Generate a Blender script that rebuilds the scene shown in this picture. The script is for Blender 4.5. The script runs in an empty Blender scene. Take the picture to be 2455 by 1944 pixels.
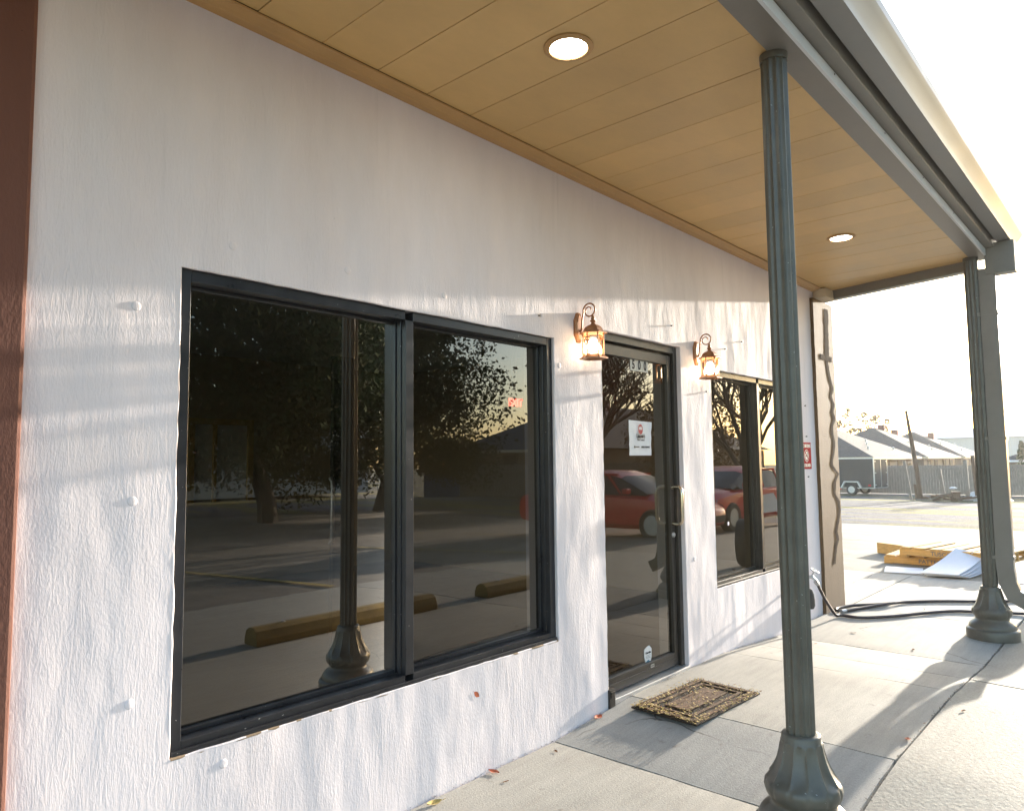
import bpy, bmesh, math, random
import numpy as np
from mathutils import Vector, Matrix
R = math.radians
random.seed(7)
rng = np.random.default_rng(7)
S = bpy.context.scene
COL = S.collection

# ------------------------------------------------------------------ camera
cam_d = bpy.data.cameras.new("camera")
cam = bpy.data.objects.new("camera", cam_d)
COL.objects.link(cam)
cam_d.sensor_fit = 'HORIZONTAL'
cam_d.sensor_width = 36.0
cam_d.lens = 36.0 * 1733.36 / 2455.0
cam_d.clip_start = 0.05
cam_d.clip_end = 3000
YAW, PITCH, ROLL = 0.8414, 0.0776, -0.0113
fw = Vector((math.cos(PITCH) * math.sin(YAW), math.cos(PITCH) * math.cos(YAW), math.sin(PITCH)))
rt = fw.cross(Vector((0, 0, 1))).normalized()
up = rt.cross(fw)
rt2 = rt * math.cos(ROLL) + up * math.sin(ROLL)
up2 = -rt * math.sin(ROLL) + up * math.cos(ROLL)
m = Matrix((rt2, up2, -fw)).transposed().to_4x4()
m.translation = Vector((0, -2.4013, 1.4212))
cam.matrix_world = m
S.camera = cam

# ------------------------------------------------------------------ sky, sun, exposure
SUN_AZ, SUN_EL = R(92.2), R(8.8)          # azimuth from +Y towards +X
W = bpy.data.worlds.new("World")
S.world = W
W.use_nodes = True
nt = W.node_tree
nt.nodes.clear()
sky = nt.nodes.new("ShaderNodeTexSky")
sky.sky_type = 'NISHITA'
sky.sun_disc = False
sky.sun_elevation = SUN_EL
sky.sun_rotation = SUN_AZ
sky.air_density = 1.0
sky.dust_density = 1.3
sky.ozone_density = 1.6
bg = nt.nodes.new("ShaderNodeBackground")
bg.inputs[1].default_value = 0.15
out = nt.nodes.new("ShaderNodeOutputWorld")
nt.links.new(sky.outputs[0], bg.inputs[0])
nt.links.new(bg.outputs[0], out.inputs[0])
sd = bpy.data.lights.new("sun", 'SUN')
sd.energy = 3.5
sd.angle = R(0.7)
sd.color = (1.0, 0.915, 0.79)
so = bpy.data.objects.new("sun", sd)
COL.objects.link(so)
sdir = Vector((math.cos(SUN_EL) * math.sin(SUN_AZ), math.cos(SUN_EL) * math.cos(SUN_AZ), math.sin(SUN_EL)))
so.rotation_euler = sdir.to_track_quat('Z', 'Y').to_euler()
so.location = sdir * 60
S.view_settings.view_transform = 'Standard'
S.view_settings.look = 'None'
S.view_settings.exposure = 2.22
S.view_settings.gamma = 1.0

# ------------------------------------------------------------------ material helpers
def mat(name, col, rough=0.6, metal=0.0, var=0.0, vscale=8.0, bump=0.0, bscale=60.0, bdist=0.002,
        stretch=(1, 1, 1), spec=0.5, col2=None, emit=None, estr=0.0, coat=0.0):
    M = bpy.data.materials.new(name)
    M.use_nodes = True
    N, L = M.node_tree.nodes, M.node_tree.links
    b = N["Principled BSDF"]
    b.inputs["Base Color"].default_value = (*col, 1)
    b.inputs["Roughness"].default_value = rough
    b.inputs["Metallic"].default_value = metal
    b.inputs["Specular IOR Level"].default_value = spec
    if coat:
        b.inputs["Coat Weight"].default_value = coat
        b.inputs["Coat Roughness"].default_value = 0.06
    if emit:
        b.inputs["Emission Color"].default_value = (*emit, 1)
        b.inputs["Emission Strength"].default_value = estr
    if var or bump:
        tc = N.new("ShaderNodeTexCoord")
        mp = N.new("ShaderNodeMapping")
        mp.inputs["Scale"].default_value = stretch
        L.new(tc.outputs["Object"], mp.inputs[0])
    if var:
        n = N.new("ShaderNodeTexNoise")
        n.inputs["Scale"].default_value = vscale
        n.inputs["Detail"].default_value = 6
        n.inputs["Roughness"].default_value = 0.65
        L.new(mp.outputs[0], n.inputs["Vector"])
        r = N.new("ShaderNodeValToRGB")
        r.color_ramp.elements[0].position = 0.3
        r.color_ramp.elements[1].position = 0.7
        c2 = col2 or tuple(min(1, c * (1 + var)) for c in col)
        c1 = tuple(c * (1 - var) for c in col)
        r.color_ramp.elements[0].color = (*c1, 1)
        r.color_ramp.elements[1].color = (*c2, 1)
        L.new(n.outputs[0], r.inputs[0])
        L.new(r.outputs[0], b.inputs["Base Color"])
        rr = N.new("ShaderNodeMapRange")
        rr.inputs[3].default_value = max(0.02, rough - 0.12)
        rr.inputs[4].default_value = min(1, rough + 0.12)
        L.new(n.outputs[0], rr.inputs[0])
        L.new(rr.outputs[0], b.inputs["Roughness"])
    if bump:
        n2 = N.new("ShaderNodeTexNoise")
        n2.inputs["Scale"].default_value = bscale
        n2.inputs["Detail"].default_value = 4
        L.new(mp.outputs[0], n2.inputs["Vector"])
        bp = N.new("ShaderNodeBump")
        bp.inputs["Strength"].default_value = bump
        bp.inputs["Distance"].default_value = bdist
        L.new(n2.outputs[0], bp.inputs["Height"])
        L.new(bp.outputs[0], b.inputs["Normal"])
    return M

def stucco(name, c1, c2, streak=0.0026, big=0.034, grain=0.0010):
    M = bpy.data.materials.new(name)
    M.use_nodes = True
    N, L = M.node_tree.nodes, M.node_tree.links
    b = N["Principled BSDF"]
    b.inputs["Roughness"].default_value = 0.8
    b.inputs["Specular IOR Level"].default_value = 0.3
    tc = N.new("ShaderNodeTexCoord")
    def noise(sc, scale, det=4.0, rgh=0.55, dist=0.0):
        mp = N.new("ShaderNodeMapping")
        mp.inputs["Scale"].default_value = sc
        L.new(tc.outputs["Object"], mp.inputs[0])
        n = N.new("ShaderNodeTexNoise")
        n.inputs["Scale"].default_value = scale
        n.inputs["Detail"].default_value = det
        n.inputs["Roughness"].default_value = rgh
        n.inputs["Distortion"].default_value = dist
        L.new(mp.outputs[0], n.inputs["Vector"])
        return n.outputs[0]
    st = noise((1, 1, 0.16), 62, 5, 0.68, 1.2)
    bg_ = noise((1, 1, 0.45), 2.6, 2.5)
    gr = noise((1, 1, 0.5), 130, 2)
    msk = noise((1, 1, 0.4), 3.1, 3)
    def mul(a, v):
        k = N.new("ShaderNodeMath"); k.operation = 'MULTIPLY'
        L.new(a, k.inputs[0])
        if isinstance(v, float): k.inputs[1].default_value = v
        else: L.new(v, k.inputs[1])
        return k.outputs[0]
    def add(a, c):
        k = N.new("ShaderNodeMath"); k.operation = 'ADD'
        L.new(a, k.inputs[0]); L.new(c, k.inputs[1])
        return k.outputs[0]
    mr = N.new("ShaderNodeMapRange")
    mr.inputs[1].default_value = 0.35; mr.inputs[2].default_value = 0.62
    mr.inputs[3].default_value = 0.2; mr.inputs[4].default_value = 1.4
    L.new(msk, mr.inputs[0])
    h = add(add(mul(mul(st, streak), mr.outputs[0]), mul(bg_, big)), mul(gr, grain))
    bp = N.new("ShaderNodeBump")
    bp.inputs["Strength"].default_value = 1.0
    bp.inputs["Distance"].default_value = 1.0
    L.new(h, bp.inputs["Height"])
    L.new(bp.outputs[0], b.inputs["Normal"])
    v = noise((1, 1, 0.3), 1.7, 6, 0.65)
    r = N.new("ShaderNodeValToRGB")
    r.color_ramp.elements[0].position = 0.32
    r.color_ramp.elements[1].position = 0.62
    r.color_ramp.elements[0].color = (*c1, 1)
    r.color_ramp.elements[1].color = (*c2, 1)
    L.new(v, r.inputs[0])
    dr = noise((1, 1, 0.035), 14, 4, 0.6)
    rd = N.new("ShaderNodeMapRange"); rd.inputs[1].default_value = 0.60; rd.inputs[2].default_value = 0.74
    rd.inputs[3].default_value = 0.0; rd.inputs[4].default_value = 0.30
    L.new(dr, rd.inputs[0])
    dx = N.new("ShaderNodeMix"); dx.data_type = 'RGBA'
    L.new(rd.outputs[0], dx.inputs[0]); L.new(r.outputs[0], dx.inputs[6]); dx.inputs[7].default_value = (*[q * .72 for q in c1], 1)
    sp = noise((1, 1, 1), 42, 2)
    rs = N.new("ShaderNodeMapRange"); rs.inputs[1].default_value = 0.765; rs.inputs[2].default_value = 0.79
    rs.inputs[4].default_value = 0.6
    L.new(sp, rs.inputs[0])
    ds_ = N.new("ShaderNodeMix"); ds_.data_type = 'RGBA'
    L.new(rs.outputs[0], ds_.inputs[0]); L.new(dx.outputs[2], ds_.inputs[6]); ds_.inputs[7].default_value = (*[q * .45 for q in c1], 1)
    L.new(ds_.outputs[2], b.inputs["Base Color"])
    return M

def glass_mat(name, tint, refl=1.0, ior=1.52):
    M = bpy.data.materials.new(name)
    M.use_nodes = True
    N, L = M.node_tree.nodes, M.node_tree.links
    N.clear()
    o = N.new("ShaderNodeOutputMaterial")
    mix = N.new("ShaderNodeMixShader")
    tr = N.new("ShaderNodeBsdfTransparent")
    tr.inputs[0].default_value = (*tint, 1)
    gl = N.new("ShaderNodeBsdfGlossy")
    gl.inputs["Roughness"].default_value = 0.0
    gl.inputs["Color"].default_value = (1.0, 0.94, 0.88, 1)
    fr = N.new("ShaderNodeFresnel")
    fr.inputs[0].default_value = ior
    k = N.new("ShaderNodeMath"); k.operation = 'MULTIPLY'; k.use_clamp = True
    k.inputs[1].default_value = refl
    L.new(fr.outputs[0], k.inputs[0])
    L.new(k.outputs[0], mix.inputs[0])
    L.new(tr.outputs[0], mix.inputs[1])
    L.new(gl.outputs[0], mix.inputs[2])
    L.new(mix.outputs[0], o.inputs[0])
    return M

def emis(name, col, s):
    M = bpy.data.materials.new(name)
    M.use_nodes = True
    N, L = M.node_tree.nodes, M.node_tree.links
    N.clear()
    o = N.new("ShaderNodeOutputMaterial")
    e = N.new("ShaderNodeEmission")
    e.inputs[0].default_value = (*col, 1)
    e.inputs[1].default_value = s
    L.new(e.outputs[0], o.inputs[0])
    return M

def concrete(name, c1, c2, stain_and_shadow=(0.18, 0.165, 0.14), bump=0.5, gscale=140):
    M = bpy.data.materials.new(name)
    M.use_nodes = True
    N, L = M.node_tree.nodes, M.node_tree.links
    b = N["Principled BSDF"]
    b.inputs["Roughness"].default_value = 0.8
    b.inputs["Specular IOR Level"].default_value = 0.35
    tc = N.new("ShaderNodeTexCoord")
    def noise(scale, det, rgh=0.6, sc=(1, 1, 1)):
        mp = N.new("ShaderNodeMapping"); mp.inputs["Scale"].default_value = sc
        L.new(tc.outputs["Object"], mp.inputs[0])
        n = N.new("ShaderNodeTexNoise")
        n.inputs["Scale"].default_value = scale
        n.inputs["Detail"].default_value = det
        n.inputs["Roughness"].default_value = rgh
        L.new(mp.outputs[0], n.inputs["Vector"])
        return n.outputs[0]
    def ramp(f, p0, p1, a, c):
        r = N.new("ShaderNodeValToRGB")
        r.color_ramp.elements[0].position = p0; r.color_ramp.elements[1].position = p1
        r.color_ramp.elements[0].color = (*a, 1); r.color_ramp.elements[1].color = (*c, 1)
        L.new(f, r.inputs[0]); return r.outputs[0]
    def mixc(f, a, c, mode='MIX'):
        x = N.new("ShaderNodeMix"); x.data_type = 'RGBA'; x.blend_type = mode
        if isinstance(f, float): x.inputs[0].default_value = f
        else: L.new(f, x.inputs[0])
        L.new(a, x.inputs[6])
        if isinstance(c, tuple): x.inputs[7].default_value = (*c, 1)
        else: L.new(c, x.inputs[7])
        return x.outputs[2]
    base = ramp(noise(1.6, 7, 0.62), 0.3, 0.7, c1, c2)
    fine = ramp(noise(gscale, 3), 0.3, 0.7, (0.82,) * 3, (1.1,) * 3)
    base = mixc(0.8, base, fine, 'MULTIPLY')
    brush = ramp(noise(3, 5, 0.6, (1, 9, 1)), 0.35, 0.65, (0.88,) * 3, (1.06,) * 3)
    base = mixc(0.7, base, brush, 'MULTIPLY')
    sp = ramp(noise(9, 3, 0.7), 0.66, 0.76, (0, 0, 0), (0.6,) * 3)
    base = mixc(sp, base, stain_and_shadow)
    vo = N.new("ShaderNodeTexVoronoi"); vo.feature = 'DISTANCE_TO_EDGE'; vo.inputs["Scale"].default_value = 0.55
    wn = N.new("ShaderNodeTexNoise"); wn.inputs["Scale"].default_value = 3.0; wn.inputs["Detail"].default_value = 6
    L.new(tc.outputs["Object"], wn.inputs["Vector"])
    wm = N.new("ShaderNodeMix"); wm.data_type = 'RGBA'; wm.inputs[0].default_value = 0.16
    L.new(tc.outputs["Object"], wm.inputs[6]); L.new(wn.outputs["Color"], wm.inputs[7])
    L.new(wm.outputs[2], vo.inputs["Vector"])
    ck = N.new("ShaderNodeMapRange"); ck.inputs[1].default_value = 0.0012; ck.inputs[2].default_value = 0.0026
    ck.inputs[3].default_value = 0.75; ck.inputs[4].default_value = 0.0
    L.new(vo.outputs[0], ck.inputs[0])
    cm = ramp(noise(0.9, 2), 0.52, 0.60, (0, 0, 0), (1, 1, 1))
    cx = N.new("ShaderNodeMath"); cx.operation = 'MULTIPLY'
    L.new(ck.outputs[0], cx.inputs[0]); L.new(cm, cx.inputs[1])
    base = mixc(cx.outputs[0], base, (0.07, 0.06, 0.05))
    big = ramp(noise(0.8, 5, 0.7), 0.56, 0.72, (0, 0, 0), (0.35,) * 3)
    base = mixc(big, base, tuple(c * .7 for c in c1))
    L.new(base, b.inputs["Base Color"])
    bp = N.new("ShaderNodeBump")
    bp.inputs["Strength"].default_value = bump
    bp.inputs["Distance"].default_value = 0.004
    L.new(noise(gscale * 0.7, 5, 0.65), bp.inputs["Height"])
    L.new(bp.outputs[0], b.inputs["Normal"])
    return M

def ground_mat():
    M = bpy.data.materials.new("gravel_and_grass")
    M.use_nodes = True
    N, L = M.node_tree.nodes, M.node_tree.links
    b = N["Principled BSDF"]
    b.inputs["Roughness"].default_value = 0.95
    tc = N.new("ShaderNodeTexCoord")
    def noise(scale, det, sc, rgh=0.6):
        mp = N.new("ShaderNodeMapping"); mp.inputs["Scale"].default_value = sc
        L.new(tc.outputs["Object"], mp.inputs[0])
        n = N.new("ShaderNodeTexNoise"); n.inputs["Scale"].default_value = scale
        n.inputs["Detail"].default_value = det; n.inputs["Roughness"].default_value = rgh
        L.new(mp.outputs[0], n.inputs["Vector"]); return n.outputs[0]
    def ramp(f, p0, p1, a, c):
        r = N.new("ShaderNodeValToRGB")
        r.color_ramp.elements[0].position = p0; r.color_ramp.elements[1].position = p1
        r.color_ramp.elements[0].color = (*a, 1); r.color_ramp.elements[1].color = (*c, 1)
        L.new(f, r.inputs[0]); return r.outputs[0]
    def mixc(f, a, c):
        x = N.new("ShaderNodeMix"); x.data_type = 'RGBA'
        L.new(f, x.inputs[0]); L.new(a, x.inputs[6]); L.new(c, x.inputs[7]); return x.outputs[2]
    grav = ramp(noise(4.5, 8, (1.4, .5, 1), 0.8), 0.36, 0.64, (0.028, 0.03, 0.042), (0.15, 0.15, 0.175))
    grass = ramp(noise(9, 5, (1, 1, 1), 0.7), 0.35, 0.65, (0.09, 0.09, 0.018), (0.26, 0.215, 0.05))
    msk = ramp(noise(0.5, 5, (0.9, 0.22, 1), 0.6), 0.46, 0.56, (0, 0, 0), (1, 1, 1))
    dirt = ramp(noise(6, 4, (1, 1, 1)), 0.3, 0.7, (0.11, 0.08, 0.06), (0.20, 0.155, 0.12))
    m2 = ramp(noise(0.7, 4, (0.8, 0.25, 1), 0.6), 0.58, 0.66, (0, 0, 0), (1, 1, 1))
    c = mixc(msk, grav, grass)
    c = mixc(m2, c, dirt)
    L.new(c, b.inputs["Base Color"])
    bp = N.new("ShaderNodeBump"); bp.inputs["Strength"].default_value = 0.9
    bp.inputs["Distance"].default_value = 0.06
    L.new(noise(11, 5, (1, 1, 1), 0.7), bp.inputs["Height"])
    L.new(bp.outputs[0], b.inputs["Normal"])
    return M

MT = {}
MT['stucco'] = stucco("white_stucco", (0.725, 0.655, 0.66), (0.825, 0.755, 0.765))
MT['brown_stucco'] = stucco("brown_stucco", (0.13, 0.054, 0.038), (0.165, 0.072, 0.05), 0.001, 0.004, 0.0013)
MT['tan_stucco'] = stucco("tan_stucco", (0.10, 0.06, 0.03), (0.15, 0.092, 0.047), 0.001, 0.004, 0.0048)
MT['soffit'] = mat("ochre_soffit_paint", (0.60, 0.385, 0.15), 0.40, var=0.10, vscale=3, bump=0.25, bscale=18, bdist=0.004, stretch=(0.6, 1, 1))
def island_tone(M, lo, hi):
    N, L = M.node_tree.nodes, M.node_tree.links
    b = N["Principled BSDF"]
    src = b.inputs["Base Color"].links[0].from_socket
    g = N.new("ShaderNodeNewGeometry"); mr = N.new("ShaderNodeMapRange")
    mr.inputs[3].default_value = lo; mr.inputs[4].default_value = hi
    L.new(g.outputs["Random Per Island"], mr.inputs[0])
    x = N.new("ShaderNodeMix"); x.data_type = 'RGBA'; x.blend_type = 'MULTIPLY'; x.inputs[0].default_value = 1
    L.new(src, x.inputs[6]); L.new(mr.outputs[0], x.inputs[7]); L.new(x.outputs[2], b.inputs["Base Color"])
def specks(M, col, scale, th):
    """small paint flecks and chips"""
    N, L = M.node_tree.nodes, M.node_tree.links
    b = N["Principled BSDF"]
    src = b.inputs["Base Color"].links[0].from_socket
    tc = N.new("ShaderNodeTexCoord"); n = N.new("ShaderNodeTexNoise")
    n.inputs["Scale"].default_value = scale; n.inputs["Detail"].default_value = 2
    L.new(tc.outputs["Object"], n.inputs["Vector"])
    mr = N.new("ShaderNodeMapRange"); mr.inputs[1].default_value = th; mr.inputs[2].default_value = th + .02
    L.new(n.outputs[0], mr.inputs[0])
    x = N.new("ShaderNodeMix"); x.data_type = 'RGBA'
    L.new(mr.outputs[0], x.inputs[0]); L.new(src, x.inputs[6]); x.inputs[7].default_value = (*col, 1)
    L.new(x.outputs[2], b.inputs["Base Color"])
island_tone(MT['soffit'], .90, 1.06)
MT['trim'] = mat("ochre_trim_paint", (0.47, 0.27, 0.10), 0.5, var=0.08, vscale=5)
MT['cream'] = mat("cream_trim_paint", (0.60, 0.50, 0.34), 0.6, var=0.08)
MT['beam'] = mat("taupe_metal_paint", (0.19, 0.174, 0.15), 0.4, var=0.10, vscale=4, bump=0.1, bscale=12, bdist=0.004)
MT['beam_edge'] = mat("grey_metal_flashing", (0.60, 0.61, 0.62), 0.38)
MT['gutter'] = mat("pale_gutter_paint", (0.22, 0.22, 0.21), 0.4, var=0.08, vscale=4)
MT['roof_top'] = mat("grey_roof_membrane", (0.25, 0.25, 0.25), 0.8, var=0.1)
MT['column'] = mat("dark_green_grey_paint", (0.112, 0.102, 0.080), 0.36, var=0.22, vscale=7, bump=0.35, bscale=30, bdist=0.0015)
MT['frame'] = mat("black_anodised_aluminium", (0.022, 0.022, 0.025), 0.32, metal=0.0, var=0.25, vscale=9, bump=0.08, bscale=90)
MT['bronze'] = mat("dark_bronze_aluminium", (0.05, 0.043, 0.036), 0.34, metal=0.3, var=0.2, vscale=9, bump=0.08, bscale=90)
specks(MT['column'], (0.30, 0.29, 0.26), 55, .735)
specks(MT['frame'], (0.35, 0.34, 0.32), 75, .75)
specks(MT['bronze'], (0.25, 0.22, 0.18), 80, .75)
MT['glass'] = glass_mat("tinted_glass", (0.32, 0.265, 0.235), 2.2)
MT['glass_door'] = glass_mat("bronze_glass", (0.40, 0.33, 0.27), 1.7)
MT['glass_clear'] = glass_mat("clear_lantern_glass", (0.95, 0.93, 0.88), 1.0)
MT['screw'] = mat("dark_screw_metal", (0.05, 0.045, 0.04), 0.5, metal=0.6)
MT['walk'] = concrete("sidewalk_concrete", (0.36, 0.335, 0.29), (0.47, 0.44, 0.385))
MT['walk_rough'] = concrete("rough_apron_concrete", (0.33, 0.30, 0.25), (0.42, 0.385, 0.32), bump=0.8, gscale=70)
MT['walk_grey'] = concrete("grey_ramp_concrete", (0.35, 0.335, 0.305), (0.45, 0.43, 0.39))
MT['lot'] = concrete("parking_concrete", (0.19, 0.172, 0.14), (0.29, 0.265, 0.215), bump=0.8, gscale=40)
MT['asphalt'] = concrete("worn_asphalt", (0.18, 0.155, 0.125), (0.32, 0.275, 0.22), bump=0.8, gscale=60)
MT['ground'] = ground_mat()
MT['copper'] = mat("weathered_copper", (0.34, 0.15, 0.065), 0.42, metal=0.45, var=0.3, vscale=30, bump=0.3, bscale=150, bdist=0.001)
MT['bulb'] = emis("warm_bulb", (1.0, 0.82, 0.55), 5.5)
MT['downlight'] = emis("white_downlight", (1.0, 0.97, 0.92), 7.0)
MT['white'] = mat("white_paint", (0.78, 0.78, 0.77), 0.5, var=0.04)
MT['paper'] = mat("white_paper", (0.80, 0.80, 0.81), 0.7)
MT['ink'] = mat("black_ink", (0.02, 0.02, 0.025), 0.6)
MT['grey_ink'] = mat("grey_ink", (0.12, 0.12, 0.13), 0.6)
MT['red'] = mat("red_print", (0.42, 0.008, 0.022), 0.75, spec=0.15)
MT['red_soft'] = mat("faded_red_print", (0.50, 0.08, 0.09), 0.6)
MT['plate'] = mat("pale_number_plate", (0.62, 0.60, 0.54), 0.5)
MT['blue_white'] = mat("pale_blue_print", (0.62, 0.72, 0.80), 0.5)
MT['teal'] = mat("teal_print", (0.05, 0.20, 0.30), 0.5)
MT['chrome'] = mat("brushed_metal", (0.62, 0.54, 0.42), 0.25, metal=1.0, var=0.1)
MT['steel'] = mat("galvanised_steel", (0.52, 0.52, 0.52), 0.4, metal=0.8, var=0.15)
MT['rubber'] = mat("black_rubber", (0.035, 0.032, 0.033), 0.55, var=0.2)
MT['hose'] = mat("dark_hose", (0.055, 0.04, 0.04), 0.45, var=0.2)
MT['foam'] = mat("charcoal_foam", (0.06, 0.055, 0.05), 0.9, var=0.2)
MT['mat_dark'] = mat("dark_coir", (0.035, 0.022, 0.012), 0.95, var=0.5, vscale=60, bump=1, bscale=220, bdist=0.006)
MT['mat_brown'] = mat("brown_coir", (0.11, 0.055, 0.022), 0.95, var=0.45, vscale=60, bump=1, bscale=220, bdist=0.006)
MT['leaf_yellow'] = mat("dry_yellow_leaf", (0.56, 0.40, 0.13), 0.8, var=0.4, vscale=25)
MT['leaf_brown'] = mat("dry_brown_leaf", (0.28, 0.12, 0.045), 0.8, var=0.4, vscale=25)
MT['leaf_red'] = mat("dry_red_leaf", (0.50, 0.12, 0.05), 0.8, var=0.3, vscale=25)
MT['soil'] = mat("dark_joint_soil", (0.045, 0.032, 0.026), 0.95, var=0.4, vscale=30)
MT['pallet'] = mat("yellow_pallet_wood", (0.52, 0.31, 0.10), 0.75, var=0.25, vscale=10, stretch=(1, 6, 6), bump=0.4, bscale=50)
MT['grey_wood'] = mat("weathered_grey_wood", (0.25, 0.215, 0.18), 0.85, var=0.3, vscale=7, stretch=(4, 4, 0.5), bump=0.5, bscale=30, bdist=0.006)
MT['brown_wood'] = mat("brown_old_wood", (0.16, 0.10, 0.065), 0.85, var=0.3, vscale=9, stretch=(5, 5, 0.6), bump=0.5, bscale=30)
MT['trailer'] = mat("black_trailer_panel", (0.045, 0.044, 0.044), 0.65, var=0.15, vscale=3)
MT['alu'] = mat("aluminium_trim", (0.6, 0.6, 0.6), 0.35, metal=0.7, var=0.1)
MT['tail'] = mat("red_lens", (0.5, 0.02, 0.02), 0.25)
MT['orange_red'] = mat("red_orange_paint", (0.5, 0.09, 0.05), 0.5)
MT['shingle'] = mat("grey_shingle", (0.08, 0.08, 0.082), 0.95, var=0.3, vscale=3.5, stretch=(1, 1, 5), bump=0.3, bscale=14, bdist=0.02, spec=0.2)
MT['brick'] = mat("tan_brick", (0.20, 0.145, 0.10), 0.85, var=0.2, vscale=6, stretch=(1, 1, 4))
MT['red_brick'] = mat("red_brick", (0.19, 0.07, 0.055), 0.85, var=0.3, vscale=9)
MT['win_dark'] = mat("dark_window", (0.05, 0.042, 0.036), 0.7, spec=0.1)
MT['metal_wall'] = mat("pale_metal_wall", (0.50, 0.50, 0.47), 0.6, var=0.05, vscale=0.5, stretch=(12, 12, 0.3))
MT['metal_roof'] = mat("white_metal_roof", (0.62, 0.63, 0.66), 0.5, var=0.04)
MT['tarp'] = mat("white_tarp", (0.72, 0.72, 0.74), 0.6, var=0.08, bump=0.4, bscale=4, bdist=0.05)
MT['sheet'] = mat("white_foam_board", (0.72, 0.72, 0.76), 0.45, var=0.03)
MT['conifer'] = mat("dark_conifer_foliage", (0.05, 0.075, 0.03), 0.8, var=0.4, vscale=3)
MT['oak'] = mat("oak_foliage", (0.045, 0.055, 0.022), 0.9, spec=0.1, var=0.45, vscale=1.5)
MT['autumn'] = mat("brown_autumn_foliage", (0.20, 0.11, 0.03), 0.7, var=0.45, vscale=1.5)
MT['bark'] = mat("grey_brown_bark", (0.085, 0.065, 0.05), 0.9, var=0.3, vscale=6, stretch=(3, 3, 0.5), bump=0.8, bscale=14, bdist=0.02)
MT['car_red'] = mat("red_car_paint", (0.70, 0.02, 0.02), 0.3, coat=0.6)
MT['car_white'] = mat("white_decal_vinyl", (0.7, 0.7, 0.7), 0.4)
MT['car_glass'] = mat("dark_car_glass", (0.02, 0.025, 0.028), 0.05)
MT['lamp_glass'] = mat("headlamp_plastic", (0.45, 0.46, 0.48), 0.1, coat=0.5)
MT['stop_yellow'] = mat("yellow_painted_concrete", (0.25, 0.165, 0.05), 0.8, var=0.3, vscale=8, bump=0.5, bscale=40)
MT['line_yellow'] = mat("worn_yellow_line", (0.45, 0.33, 0.10), 0.85, var=0.4, vscale=8)
MT['dumpster'] = mat("blue_steel", (0.05, 0.12, 0.25), 0.55, var=0.3, vscale=3)
MT['room_wall'] = mat("beige_drywall", (0.50, 0.40, 0.27), 0.8, var=0.04)
MT['room_floor'] = mat("dark_floor_tile", (0.10, 0.085, 0.07), 0.35, var=0.15)
MT['yellow_wood'] = mat("varnished_pine_trim", (0.55, 0.38, 0.15), 0.5, var=0.15, stretch=(6, 6, 1))
MT['exit_red'] = emis("exit_red_glow", (1.0, 0.05, 0.04), 4.0)
MT['white_room'] = mat("white_room_panel", (0.65, 0.64, 0.62), 0.6)

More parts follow.
